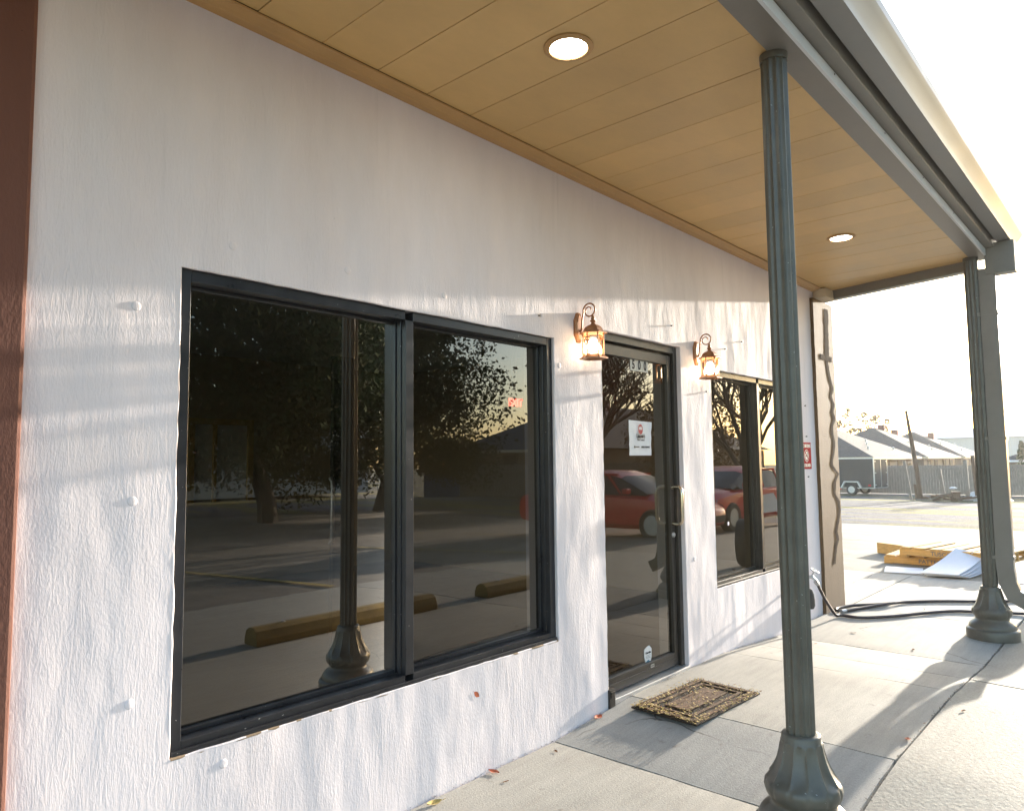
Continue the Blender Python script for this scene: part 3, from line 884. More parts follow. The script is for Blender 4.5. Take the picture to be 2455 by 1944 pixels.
b = MB().box(a - .004, a + .05, -.014, .05, zf - .045, zf + .055)
b.box(a + .006, a + .04, -.018, -.014, zf + .01, zf + .045)
b.build("floor_pivot", MT['bronze'], door, bevel=0.004)
b = MB()
for k in range(3): b.box(3.888 + .070 * k, 3.888 + .070 * k + .068, .0655, .0685, 1.990, 2.064)
nb = b.build("house_number", MT['plate'], door)
for k, ch in enumerate("500"):
    text("number_digit", ch, .082, MT['ink'], nb, (3.922 + .070 * k, .0645, 2.027), thick=.0026, sx=.80)
b = MB().prism([(3.970, .245), (4.0, .258), (4.03, .262), (4.055, .240), (4.053, .19), (4.04, .16), (4.012, .142), (3.983, .165), (3.969, .20)], 'y', .0655, .0685)
st = tag(b.build("door_sticker", MT['white'], door), label="white shield shaped security sticker at the foot of the glass")
text("sticker_word", "Guardian", .019, MT['ink'], st, (4.012, .0645, .222), thick=.0004, sx=.9, shear=.2)
for z in (.205, .197, .189): MB().box(3.985, 4.04, .0645, .0652, z, z + .0018).build("sticker_line", MT['grey_ink'], st)
MB().prism([(3.985, .168), (4.012, .178), (4.038, .163), (4.027, .153), (4.012, .146), (3.995, .158)], 'y', .0642, .0653).build("sticker_swoosh", MT['teal'], st)
b = MB().box(4.01, 4.05, .0455, .0462, lz0 + .054, lz0 + .073)
b.build("door_tag", MT['plate'], door)
for k in range(3): MB().box(4.014 + k * .012, 4.021 + k * .012, .0448, .0454, lz0 + .057, lz0 + .070).build("tag_print", MT['grey_ink'], door)

# ---- dim room behind the glass
b = MB()
b.box(-1.5, 7.0, .225, 6.2, -.05, .0)
b.build("room_floor", MT['room_floor'], bld)
b = MB()
for q in ((6.95, 7.05, .225, 6.2), (-1.5, 6.95, 6.1, 6.2), (6.36, 6.94, 3.0, 3.1)):
    MB().box(*q, 0, 2.75).build("room_wall", MT['room_wall'], bld)
MB().box(-1.6, 7.05, .225, 6.2, 2.75, 2.85).build("room_ceiling", MT['white_room'], bld)
for z0, z1 in ((0, .5), (2.4, 2.75)):  # unseen side wall left open between strips, an added opening for sky light
    MB().box(-1.6, -1.5, .225, 6.2, z0, z1).build("room_wall", MT['room_wall'], bld)
b = MB()
for x0, x1, z0, z1 in ((3.78, 3.85, .98, 1.98), (4.52, 4.59, .98, 1.98), (3.85, 4.52, 1.91, 1.98), (4.08, 4.12, .98, 1.91)):
    b.box(x0, x1, 6.04, 6.099, z0, z1)
b.build("room_window_trim", MT['yellow_wood'], bld)
MB().box(3.85, 4.52, 6.08, 6.095, .98, 1.905).build("room_window", MT['white_room'], bld)
MB().box(3.02, 3.2, 2.02, 2.06, 0, 2.2).build("room_post", MT['frame'], bld)
MB().tube([(2.98, 2.0, .86), (2.98, 1.97, .89), (2.98, 1.97, 1.29), (2.98, 2.0, 1.32)], .014, 10).build("room_door_pull", MT['alu'], bld, smooth=50)
MB().box(1.06, 1.105, .13, .2, .55, 2.03).build("inner_jamb", MT['yellow_wood'], bld)

# ------------------------------------------------------------------ wall lanterns
def lantern(loc, label):
    t = thing("wall_lantern", label, "lantern", loc, 0, "copper wall lanterns beside the door")
    ax = -0.108                                   # lantern axis distance from wall
    # hexagonal back plate
    def hexa(w, h0, h1, y):
        return [(-w * .35, y, h0), (w * .35, y, h0), (w, y, h0 + .045), (w, y, h1 - .045), (w * .35, y, h1), (-w * .35, y, h1), (-w, y, h1 - .045), (-w, y, h0 + .045)]
    b = MB()
    v1 = hexa(.036, -.085, .085, 0.002); v2 = hexa(.036, -.085, .085, -.012); v3 = hexa(.026, -.068, .068, -.022)
    b.v = v1 + v2 + v3
    for o in (0, 8):
        for k in range(8): b.f.append((o + k, o + (k + 1) % 8, o + 8 + (k + 1) % 8, o + 8 + k)); b.m.append(0)
    b.f.append(tuple(16 + k for k in range(8))); b.m.append(0)
    b.build("back_plate", MT['copper'], t)
    # scroll arm
    P = [(0, -.012, -.03), (0, -.026, -.02), (0, -.032, .01), (0, -.036, .05), (0, -.044, .085)]
    cy, cz, r0 = -.083, .088, .040
    for k in range(30):
        a = math.pi - k * (math.pi * 2.9 / 29); r = r0 * (1 - .62 * max(0, (k - 9)) / 20)
        y = cy - r * math.cos(a) * 1.0 ; z = cz + r * math.sin(a)
        P.append((0, cy + r * math.cos(math.pi - a) * 1.0 if False else cy - r * math.cos(a - 0) * -1.0 * -1.0, z))
    P2 = P[:5]
    for k in range(34):
        th = math.pi - k * (math.pi * 3.0 / 33)          # from wall side over the top, curling inward
        r = r0 * (1 - .66 * max(0, (k - 10)) / 23)
        yy = cy - r * math.cos(math.pi - th) * -1.0
        P2.append((0, cy + r * -math.cos(th), cz + r * math.sin(th)))
    b = MB().tube(P2, [.0052] * 5 + [.005 - .0014 * k / 33 for k in range(34)], 8)
    b.tube([(0, ax, .062), (0, ax, .05)], .004, 8)
    b.build("scroll_arm", MT['copper'], t, smooth=60)
    # finial + roof
    b = MB()
    b.lathe([(.003, .062), (.006, .054), (.012, .040), (.010, .033), (.017, .028), (.017, .024), (.010, .018), (.013, .010), (.018, .004)], 18, (0, ax, 0))
    b.build("finial", MT['copper'], t, smooth=50)
    b = MB()
    b.lathe([(.016, .006), (.030, .002), (.044, -.008), (.052, -.020), (.055, -.029), (.078, -.041), (.079, -.046), (.058, -.044), (.050, -.040)], 6, (0, ax, 0))
    b.build("lantern_roof", MT['copper'], t, smooth=20)
    b = MB()
    HB = -.165
    for k in range(6):
        a = 2 * math.pi * k / 6
        x, y = .057 * math.cos(a), ax + .057 * math.sin(a)
        b.bar((x, y, -.042), (x, y, HB), .0055, .0055)
        a2 = a + math.pi / 3
        x2, y2 = .057 * math.cos(a2), ax + .057 * math.sin(a2)
        pts = []
        for q in range(7):
            s = q / 6
            pts.append((x + (x2 - x) * s, y + (y2 - y) * s, -.072 + .008 * math.sin(math.pi * s)))
        b.tube(pts, .0022, 5)
    b.build("cage", MT['copper'], t, smooth=40)
    b = MB().lathe([(.0545, -.043), (.0545, HB)], 6, (0, ax, 0), cap=False)
    b.build("lantern_glass", MT['glass_clear'], t)
    b = MB().lathe([(.056, HB + .004), (.061, HB - .001), (.080, HB - .016), (.080, HB - .021), (.055, HB - .021), (.050, HB - .010)], 6, (0, ax, 0))
    b.build("lantern_base", MT['copper'], t, smooth=20)
    b = MB().lathe([(.006, HB + .005), (.020, HB + .012), (.030, HB + .035), (.031, HB + .06), (.022, HB + .085), (.008, HB + .095)], 18, (0, ax, 0))
    b.build("light_bulb", MT['bulb'], t, smooth=80)
    return t
lantern((3.245, 0, 2.165), "lit copper lantern on the wall between the large window and the door")
lantern((4.63, 0, 2.165), "lit copper lantern right of the door, above the far window's corner")

# ------------------------------------------------------------------ recessed lights in the porch ceiling
def downlight(x, y, label):
    t = thing("recessed_light", label, "ceiling light", (x, y, 3.04), 0, "recessed lights in the porch ceiling")
    b = MB().lathe([(.098, .001), (.098, -.003), (.092, -.007), (.076, -.008), (.073, -.002), (.070, .0)], 40)
    b.build("trim_ring", MT['trim'], t, smooth=40)
    b = MB().lathe([(.072, -.0035), (.068, .0), (.064, -.001), (.055, -.0065), (.0, -.0075)], 40, cap=False)
    b.build("light_lens", MT['downlight'], t, smooth=60)
    for k in range(3):
        a = 2 * math.pi * k / 3 + .5
        MB().bar((.06 * math.cos(a), .06 * math.sin(a), -.008), (.073 * math.cos(a), .073 * math.sin(a), -.004), .004, .002).build("lens_clip", MT['grey_ink'], t)
    return t
downlight(2.19, -0.763, "round white recessed light nearest the camera in ochre ceiling")
downlight(5.52, -0.74, "round white recessed light at the far end of the ochre ceiling")

# ------------------------------------------------------------------ signs
t = thing("paper_notice", "crinkled white paper notice with left arrow taped on the door glass", "notice", (3.985, .0735, 1.563))
b = MB()
nx_, nz_ = 14, 16
w, h = .262, .222
def pz(i, j):
    x = -w / 2 + w * i / nx_; z = -h / 2 + h * j / nz_
    y = .0022 * math.sin(x * 40 + z * 25) + .0018 * math.sin(z * 60 - x * 18) + (.008 * max(0, i - 10) / 4 * max(0, j - 10) / 6)
    zz = z - (.006 * (i / nx_) if j == nz_ else 0)
    return (x, -.006 - abs(y), zz)
b.v = [pz(i, j) for j in range(nz_ + 1) for i in range(nx_ + 1)]
for j in range(nz_):
    for i in range(nx_):
        k = j * (nx_ + 1) + i
        b.f.append((k, k + 1, k + nx_ + 2, k + nx_ + 1)); b.m.append(0)
b.build("paper", MT['paper'], t, smooth=70)
YP = -.0135
b = MB()
for (r0, r1, mi) in ((.020, .027, 0),):
    n = 28
    o = len(b.v)
    for k in range(n):
        a_ = 2 * math.pi * k / n
        b.v += [(r0 * math.cos(a_) - .004, YP, r0 * 1.15 * math.sin(a_) + .055), (r1 * math.cos(a_) - .004, YP, r1 * 1.2 * math.sin(a_) + .055)]
    for k in range(n):
        k2 = (k + 1) % n
        b.f.append((o + 2 * k, o + 2 * k + 1, o + 2 * k2 + 1, o + 2 * k2)); b.m.append(mi)
n = 18
pp = [(.019 * math.cos(math.pi + math.pi * k / n) - .004, .021 * math.sin(math.pi + math.pi * k / n) + .052) for k in range(n + 1)]
b.prism(pp, 'y', YP, YP + .0005, 0)
b.prism([(-.02, .065), (-.004, .083), (.012, .065), (.004, .072), (-.012, .072)], 'y', YP, YP + .0005, 0)
b.build("logo", MT['red_soft'], t)
text("notice_name", "Lajaunie's", .036, MT['ink'], t, (-.002, YP, .012), thick=.0008, sx=.72)
text("notice_line", "Pest Control", .020, MT['grey_ink'], t, (-.002, YP, -.012), sx=.8)
text("notice_direction", "MAIN ENTRANCE", .0155, MT['ink'], t, (.052, YP, -.058), sx=.82, thick=.0004)
MB().prism([(-.088, -.057), (-.072, -.046), (-.074, -.054), (-.022, -.054), (-.022, -.060), (-.074, -.060), (-.072, -.068)], 'y', YP, YP + .0005).build("arrow", MT['ink'], t)

t = thing("no_smoking_sign", "red and white no smoking sign on wall strip beside tan pilaster", "sign", (6.687, -.002, 1.446))
MB().box(-.117, .117, -.003, .0, -.120, .120).build("panel", MT['red'], t, bevel=0.004)
b = MB()
b.box(-.105, .105, -.0036, -.003, .062, .110); b.box(-.105, .105, -.0036, -.003, -.110, -.066)
text("sign_top_line", "NO SMOKING", .043, MT['white'], t, (0, -.0042, .087), thick=.0012, sx=.74)
text("sign_bottom_line", "IN THIS AREA", .040, MT['white'], t, (0, -.0042, -.088), thick=.0012, sx=.74)
disc = MB()
n = 36
disc.prism([(.056 * math.cos(2 * math.pi * k / n), .056 * math.sin(2 * math.pi * k / n) ) for k in range(n)], 'y', -.0042, -.003)
disc.build("white_disc", MT['white'], t)
b = MB()
o = 0
for k in range(n):
    a_ = 2 * math.pi * k / n
    b.v += [(.040 * math.cos(a_), -.0048, .040 * math.sin(a_)), (.050 * math.cos(a_), -.0048, .050 * math.sin(a_))]
for k in range(n):
    k2 = (k + 1) % n
    b.f.append((2 * k, 2 * k + 1, 2 * k2 + 1, 2 * k2)); b.m.append(0)
b.bar((-.029, -.0050, .029), (.029, -.0050, -.029), .010, .0008, upv=(0, 1, 0))
b.build("ban_ring", MT['red'], t)
b = MB()
b.box(-.026, .018, -.0046, -.0042, -.006, .003); b.box(.020, .026, -.0046, -.0042, -.006, .003)
b.tube([(.024, -.0045, .006), (.020, -.0045, .013), (.026, -.0045, .02), (.02, -.0045, .026)], .002, 5)
b.build("cigarette", MT['ink'], t)

t = thing("exit_sign", "small glowing red exit sign seen through the large window", "exit sign", (6.08, 3.0, 2.08))
b = MB().box(-.15, .15, -.02, .02, -.08, .08); b.box(-.03, .03, -.012, .012, .09, .67)
b.build("exit_box", MT['white_room'], t, bevel=.008)
text("exit_letters", "EXIT", .115, MT['exit_red'], t, (0, -.022, 0), thick=.002)

# ------------------------------------------------------------------ faucet, cover, hose
t = thing("faucet", "metal outdoor faucet with round handle on the wall beside the pilaster", "faucet", (6.53, 0, .385))
b = MB().tube([(0, .01, 0), (0, -.045, 0)], .013, 12); b.tube([(0, -.03, 0), (0.004, -.06, .004), (.012, -.085, -.02), (.02, -.095, -.045)], [.013, .016, .014, .013], 12)
b.lathe([(.022, 0), (.022, .006)], 8); 
b.build("faucet_body", MT['steel'], t, smooth=50)
b = MB().tube([(.004, -.055, .005), (.006, -.085, .055)], .006, 8)
b.build("valve_stem", MT['steel'], t, smooth=50)
b = MB()
M_ = Matrix.Translation((.006, -.087, .058)) @ Matrix.Rotation(R(32), 4, 'X')
P = [M_ @ Vector((.034 * math.cos(2 * math.pi * k / 24), .034 * math.sin(2 * math.pi * k / 24), 0)) for k in range(25)]
b.tube(P, .006, 8, cap=False)
for k in range(4):
    a_ = math.pi / 2 * k
    b.tube([M_ @ Vector((0, 0, 0)), M_ @ Vector((.032 * math.cos(a_), .032 * math.sin(a_), 0))], .004, 6)
b.build("valve_handle", MT['steel'], t, smooth=60)
t = thing("faucet_cover", "charcoal foam faucet cover hanging on a cord below the faucet", "faucet cover", (6.52, -.035, .2))
b = MB().lathe([(.012, .085), (.028, .075), (.040, .04), (.046, -.01), (.046, -.06), (.034, -.085)], 20)
b.build("cover_shell", MT['foam'], t, smooth=40)
MB().tube([(0, 0, .08), (.003, -.002, .13), (0.004, 0, .178)], .002, 6).build("cord", MT['ink'], t)
def smooth_path(P, n=10):
    P = [Vector(p) for p in P]
    out_ = []
    for i in range(len(P) - 1):
        p0, p1, p2, p3 = P[max(i - 1, 0)], P[i], P[i + 1], P[min(i + 2, len(P) - 1)]
        for k in range(n):
            t_ = k / n
            out_.append(0.5 * ((2 * p1) + (p2 - p0) * t_ + (2 * p0 - 5 * p1 + 4 * p2 - p3) * t_ ** 2 + (3 * p1 - p0 - 3 * p2 + p3) * t_ ** 3))
    out_.append(P[-1]); return out_
r_ = .014
z_ = r_ + .001
t = thing("garden_hose", "dark hose running from faucet across sidewalk past the far column", "hose", (6.55, -.1, 0))
Lp = lambda P: [(p[0] - 6.55, p[1] + .1, p[2]) for p in P]
b = MB().tube(smooth_path(Lp([(6.55, -.098, .335), (6.60, -.105, .27), (6.68, -.12, .17), (6.78, -.145, .06), (6.83, -.158, z_ + .004)])), .013, 10)
b.tube(smooth_path(Lp([(6.83, -.158, z_ + .004), (6.90, -.19, z_), (6.90, -.34, z_), (7.127, -.537, z_), (7.442, -.718, z_), (7.70, -.90, z_), (7.80, -1.08, z_), (7.91, -1.297, z_), (8.05, -1.60, z_), (8.3, -2.2, z_)])), r_, 10)
b.build("hose_line", MT['hose'], t, smooth=60)
b = MB().tube(smooth_path(Lp([(7.06, -.10, z_), (7.16, -.051, z_), (7.395, -.113, z_), (7.596, -.27, z_), (7.75, -.36, z_)])), r_, 10)
b.tube(smooth_path(Lp([(7.09, -.136, z_), (7.25, -.19, z_), (7.433, -.256, z_), (7.68, -.38, z_ + .01), (7.92, -.477, z_), (8.149, -.701, z_), (8.344, -.972, z_), (8.60, -1.261, z_), (8.9, -1.6, z_)])), r_, 10)
b.build("hose_loop", MT['hose'], t, smooth=60)
for P in ([(6.52, -.094, .352), (6.555, -.10, .325)], [(7.06, -.125, z_), (7.12, -.145, z_)]):
    MB().tube(Lp(P), .018, 10).build("hose_coupling", MT['steel'], t, smooth=50)

# ------------------------------------------------------------------ doormat with leaf litter
mc = ((3.519 + 4.171) / 2, (-.099 - .607) / 2)
t = thing("doormat", "brown coir doormat with bordered rectangles, strewn with dry leaves", "doormat", (3.845, -.353, .053), R(-3))
b = MB().prism([(-.355, -.205), (.355, -.205), (.355, .205), (-.355, .205)], 'z', 0, .010)
b.build("mat_base", MT['mat_dark'], t, bevel=0.004)
def ring(b, hx_, hy_, w_, z0, z1):
    b.box(-hx_, hx_, -hy_, -hy_ + w_, z0, z1); b.box(-hx_, hx_, hy_ - w_, hy_, z0, z1)
    b.box(-hx_, -hx_ + w_, -hy_ + w_, hy_ - w_, z0, z1); b.box(hx_ - w_, hx_, -hy_ + w_, hy_ - w_, z0, z1)
b = MB()
ring(b, .335, .188, .032, .010, .016); ring(b, .275, .135, .022, .010, .016)
b.box(-.215, .215, -.075, .075, .010, .017)
b.build("mat_border", MT['mat_brown'], t, bevel=0.003)
# bristles
b = MB()
for k in range(2600):
    x, y = random.uniform(-.352, .352), random.uniform(-.203, .203)
    p = Vector((x, y, .009)); d_ = Vector((random.uniform(-.008, .008), random.uniform(-.008, .008), random.uniform(.006, .014)))
    s_ = Vector((random.uniform(-1, 1), random.uniform(-1, 1), 0)).normalized() * .0012
    b.add([p - s_, p + s_, p + d_], [(0, 1, 2)], 0 if random.random() < .55 else 1)
tag(b.build("coir_bristle", [MT['mat_dark'], MT['mat_brown']], t), kind='stuff')
def flake(b, x, y, z, s, mi=0):
    a_ = random.uniform(0, 6.28); c_, s_ = math.cos(a_), math.sin(a_)
    lift = random.uniform(.1, .75)
    pts = [(-1, 0, 0), (-.2, .45, lift * .5), (1, 0, lift), (-.1, -.45, lift * .4)]
    b.add([(x + s * (p[0] * c_ - p[1] * s_), y + s * (p[0] * s_ + p[1] * c_), z + s * p[2]) for p in pts], [(0, 1, 2), (0, 2, 3)], mi)
b = MB()
for k in range(950):
    u = random.random()
    x = random.uniform(-.37, .37); y = random.uniform(-.215, .215)
    if random.random() < .55:
        if random.random() < .5: x = -.355 + abs(random.gauss(0, .07))
        else: y = random.choice((-1, 1)) * (.19 + random.gauss(0, .018))
    rz = R(-3); xx, yy = x * math.cos(rz) - y * math.sin(rz), x * math.sin(rz) + y * math.cos(rz)
    flake(b, 3.845 + xx, -.353 + yy, .053 + .018, random.uniform(.004, .0115), 0 if random.random() < .78 else 1)
for k in range(70):
    flake(b, random.uniform(3.5, 4.35), random.uniform(-.02, .02) - .012, .055, random.uniform(.003, .006), 1)
tag(b.build("leaf_litter", [MT['leaf_yellow'], MT['leaf_brown']]), "tiny dry yellow and brown leaf bits scattered over the doormat", "leaf litter", kind='stuff')
b = MB()
for k in range(900):                     # grit caught in the long joint and at the foot of the wall
    if random.random() < .6:
        x = random.uniform(2.4, 6.9); y = YC + random.gauss(0, .006)
    else:
        x = random.uniform(.6, 6.9); y = -abs(random.gauss(0, .008))
        if 3.47 < x < 4.42: continue
    flake(b, x, y, walk_z(x, y) + .001, random.uniform(.002, .006), 0 if random.random() < .75 else 1)
tag(b.build("joint_debris", [MT['soil'], MT['leaf_brown']]), "dark grit and leaf crumbs along the sidewalk joint and wall foot", "debris", kind='stuff')
def leaf(x, y, label, s=.03, m_='leaf_brown', z=None, up_=None):
    b = MB()
    n = 6
    L1 = []
    for k in range(n + 1):
        u = k / n; w_ = math.sin(math.pi * min(1, u * 1.02)) ** .8 * .36 * (1 + .25 * math.sin(u * 19))
        cz_ = .35 * (u - .3) ** 2
        L1.append(((u - .5) * 2, w_, cz_ + .12)); L1.append(((u - .5) * 2, 0, cz_)); L1.append(((u - .5) * 2, -w_, cz_ + .16))
    for k in range(n):
        o = k * 3
        b.f += [(o, o + 1, o + 4, o + 3), (o + 1, o + 2, o + 5, o + 4)]; b.m += [0, 0]
    b.v = [(p[0] * s, p[1] * s * 1.4, p[2] * s) for p in L1]
    b.tube([(-s, 0, .04 * s), (-s * 1.5, .05 * s, .1 * s)], .03 * s, 5)
    o = b.build("dry_leaf", MT[m_], smooth=60)
    o.location = (x, y, (walk_z(x, y) if z is None else z) + .002)
    o.rotation_euler = (random.uniform(-.2, .2), random.uniform(-.1, .1), random.uniform(0, 6.28)) if up_ is None else up_
    if up_ is not None: o.scale = (1, 1, .12)
    return tag(o, label, "leaf", "dry leaves on the sidewalk")
leaf(2.115, -.05, "yellowish dry leaf at the wall foot below the large window", .035, 'leaf_yellow')
leaf(2.50, -.03, "reddish leaf tucked under the wall edge left of the ramp", .03, 'leaf_red')
leaf(3.33, -.03, "curled brown leaf at the wall foot just left of the door", .035, 'leaf_red')
leaf(2.87, -.10, "dark brown leaf on the pale slab beside the ramp joint", .014)
leaf(2.46, -.14, "small dark leaf on the pale slab near the wall", .014)
leaf(3.98, -1.40, "curled orange leaf on the long sidewalk joint", .026, 'leaf_red')
leaf(4.62, -1.52, "dark leaf on the rough apron beyond the long joint", .02)
leaf(6.32, -.45, "small dark leaf on the slab below the hose", .02)
leaf(6.05, -.95, "dried seed stalk lying on the slab before the far column", .022)
leaf(5.75, -.35, "tiny brown leaf on the slab by the far window", .012)
leaf(3.62, -.98, "tiny twig-like leaf on the landing slab", .012)
leaf(2.42, -.001, "orange leaf stuck to the white wall under the large window", .022, 'leaf_red', .36, (R(90), .7, 0))

# ------------------------------------------------------------------ pallets, boards, tyre in the lot
def pallet(name, loc, rz, label, tilt=0.0):
    t = thing(name, label, "pallet", loc, rz, "wooden pallets in the lot")
    for k in range(7):
        x0 = -.60 + k * .178
        MB().box(x0, x0 + .12 + .03 * (k % 2), -.5, .5, .105, .125).build("deck_board", MT['pallet'], t, bevel=.003, seg=1)
    for y in (-.47, 0, .47):
        MB().box(-.61, .61, y - .02, y + .02, .018, .104).build("stringer", MT['pallet'], t, bevel=.003, seg=1)
    for x in (-.56, 0, .56):
        MB().box(x - .05, x + .05, -.5, .5, 0, .017).build("bottom_board", MT['pallet'], t, bevel=.002, seg=1)
    return t
gz = lambda x, y: walk_z(x, y)
p1 = pallet("pallet", (11.36, -.10, TZ(11.4, 0) + .002), R(90), "yellow wooden pallet lying at the bottom of the stack behind white boards")
p2 = pallet("pallet", (11.14, -.40, TZ(11.2, 0) + .131), R(80), "yellow wooden pallet lying on top of the other pallet")
for p in (p1, p2): pass
b = MB().box(-.45, .45, -.045, .045, 0, .16)
o = b.build("timber_block", MT['pallet'], bevel=.006); o.location = (11.95, .52, TZ(12, .7)); o.rotation_euler = (0, 0, R(62))
tag(o, "short yellow timber beam lying beside the pallets", "timber")
text("pallet_stamp", "72300108", .07, MT['grey_ink'], p1, (-.18, -.4915, .060), sx=1.1) if False else None
for P_, s_ in ((p1, "PATTEN"), (p2, "TUSCANY")):
    text("stencil", s_, .075, MT['grey_ink'], P_, (.05, .4915, .062), rot=(R(90), 0, R(180)), thick=.001)
def board(loc, w_, h_, rz, tilt, label):
    b = MB()
    nx, ny = 8, 4
    for s_ in (0, 1):
        pass
    top = [(-w_ / 2 + w_ * i / nx, -h_ / 2 + h_ * j / ny, .012 * math.sin(3.1 * i / nx) + .008) for j in range(ny + 1) for i in range(nx + 1)]
    b.v = top + [(p[0], p[1], p[2] - .008) for p in top]
    N0 = len(top)
    for j in range(ny):
        for i in range(nx):
            k = j * (nx + 1) + i
            b.f += [(k, k + 1, k + nx + 2, k + nx + 1), (N0 + k, N0 + k + nx + 1, N0 + k + nx + 2, N0 + k + 1)]; b.m += [0, 0]
    ringi = [i for i in range(nx + 1)] + [j * (nx + 1) + nx for j in range(1, ny + 1)] + [ny * (nx + 1) + i for i in range(nx - 1, -1, -1)] + [j * (nx + 1) for j in range(ny - 1, 0, -1)]
    for q, r in zip(ringi, ringi[1:] + ringi[:1]): b.f.append((q, q + N0, r + N0, r)); b.m.append(0)
    o = b.build("white_board", MT['sheet'])
    o.location = loc; o.rotation_euler = (tilt[0], tilt[1], rz)
    return tag(o, label, "board", "white boards dropped on the lot")
board((10.18, .10, TZ(10.2, 0) + .004), .50, .42, R(12), (0, 0), "small white board lying flat in front of the pallets")
bl = ["white board on top of the stack leaning on the pallets", "white board second in the leaning stack", "white board third in the leaning stack", "white board at the bottom of the leaning stack"]
def leaning(A, B, C_, D, label):
    n1, n2 = 8, 4
    A, B, C_, D = map(Vector, (A, B, C_, D))
    b = MB(); top = []
    for j in range(n2 + 1):
        for i in range(n1 + 1):
            u, v = i / n1, j / n2
            p = (A * (1 - v) + B * v) * (1 - u) + (D * (1 - v) + C_ * v) * u
            top.append((p.x, p.y, p.z - .025 * math.sin(math.pi * u)))
    b.v = top + [(p[0], p[1], p[2] - .007) for p in top]
    N0 = len(top); w_ = n1 + 1
    for j in range(n2):
        for i in range(n1):
            k = j * w_ + i
            b.f += [(k, k + 1, k + w_ + 1, k + w_), (N0 + k, N0 + k + w_, N0 + k + w_ + 1, N0 + k + 1)]; b.m += [0, 0]
    rg = [i for i in range(w_)] + [j * w_ + n1 for j in range(1, n2 + 1)] + [n2 * w_ + i for i in range(n1 - 1, -1, -1)] + [j * w_ for j in range(n2 - 1, 0, -1)]
    for q, r in zip(rg, rg[1:] + rg[:1]): b.f.append((q, q + N0, r + N0, r)); b.m.append(0)
    tag(b.build("white_board", MT['sheet']), label, "board", "white boards dropped on the lot")
for k in range(4):
    e = .03 * k
    leaning((9.745 + e, -.171 - e * .6, .055 - .013 * k), (9.795 + e * 1.6, -.565 - e, .055 - .013 * k), (10.75 + e, -.70 - e * 1.3, .205 - .032 * k), (10.66 + e, -.39 - e, .265 - .03 * k), bl[k])
board((10.3, -1.25, TZ(10.3, 0) + .004), .8, .5, R(12), (0, 0), "white board lying flat right of the far column")
t = thing("tyre", "black tyre standing at the right edge behind the hose", "tyre", (9.35, -1.62, 0), R(75))
b = MB()
n = 32
prof = [(.16, -.08), (.22, -.095), (.29, -.09), (.31, -.06), (.315, 0), (.31, .06), (.29, .09), (.22, .095), (.16, .08)]
b.lathe(prof, 40, cap=False)
b.v = [(p[2], p[0], p[1] + .315) for p in b.v]
b.build("tread", MT['rubber'], t, smooth=40)
b = MB().lathe([(.165, -.06), (.15, -.05), (.05, -.03), (.045, .03), (.15, .05), (.165, .06)], 24)
b.v = [(p[2], p[0], p[1] + .315) for p in b.v]
b.build("rim", MT['steel'], t, smooth=40)

# ------------------------------------------------------------------ cargo trailer
def wheel_mb(r, w_, rim_mb, tyre_mb, c=(0, 0, 0)):
    tyre_mb.lathe([(r * .62, -w_ / 2), (r * .9, -w_ / 2), (r, -w_ * .35), (r, w_ * .35), (r * .9, w_ / 2), (r * .62, w_ / 2)], 28, cap=False)
    rim_mb.lathe([(r * .63, -w_ * .42), (r * .55, -w_ * .25), (r * .2, -w_ * .3), (r * .18, w_ * .3), (r * .55, w_ * .25), (r * .63, w_ * .42)], 20)
def ty(m_, c):          # lathe axis z -> local y
    m_.v = [(p[0] + c[0], p[2] + c[1], p[1] + c[2]) for p in m_.v]
TRX = (42.42, 9.25)
zt = TZ(42.4, 9)
t = thing("cargo_trailer", "black enclosed cargo trailer with silver trim parked at the wooden fence", "trailer", (TRX[0], TRX[1], zt), R(83))
# local: +x towards the nose, side facing camera at -... body spans x 0..3.6, y -.. width away from camera
b = MB().box(0, 3.7, -1.75, 0, .40, 2.02)
b.build("body", MT['trailer'], t, bevel=.05)
b = MB()
b.box(-.01, 3.7, -.03, .012, 1.985, 2.04); b.box(-.01, .03, -1.76, .012, .38, 2.04); b.box(-.012, 3.7, -.03, .012, .37, .41)
b.box(-.02, .01, -.05, .01, .40, 2.0); b.box(-.02, .01, -1.76, -1.70, .40, 2.0); b.box(-.02, .01, -.92, -.86, .42, 1.98); b.box(-.02, .01, -1.76, 0, 1.97, 2.03)
b.build("trim", MT['alu'], t)
for y0, y1 in ((-.85, -.06), (-1.69, -.93)):
    d_ = MB().box(-.018, -.004, y0, y1, .43, 1.96).build("rear_door", MT['trailer'], t, bevel=.006)
    for z in (.55, 1.2, 1.82):
        MB().box(-.035, -.018, y0 if y0 < -1 else y1 - .16, (y0 + .16) if y0 < -1 else y1, z, z + .04).build("hinge", MT['alu'], d_)
b = MB().prism([(.65, .40), (.65, .46), (.82, .76), (1.58, .76), (1.75, .46), (1.75, .40), (1.68, .40), (1.54, .70), (.86, .70), (.72, .40)], 'y', 0, .16)
b.build("fender", MT['alu'], t, bevel=.006)
for x in (1.2,):
    for y in (.02, -1.68):
        tm, rm = MB(), MB(); wheel_mb(.30, .19, rm, tm)
        ty(tm, (x, y, .30)); ty(rm, (x, y, .30))
        wh = tm.build("wheel", MT['rubber'], t, smooth=40); rm.build("rim", MT['steel'], wh, smooth=40)
MB().box(.18, .32, .002, .02, .50, .58).build("tail_light", MT['tail'], t)
MB().box(1.8, 3.7, -.02, .01, .28, .37).build("frame_rail", MT['orange_red'], t)

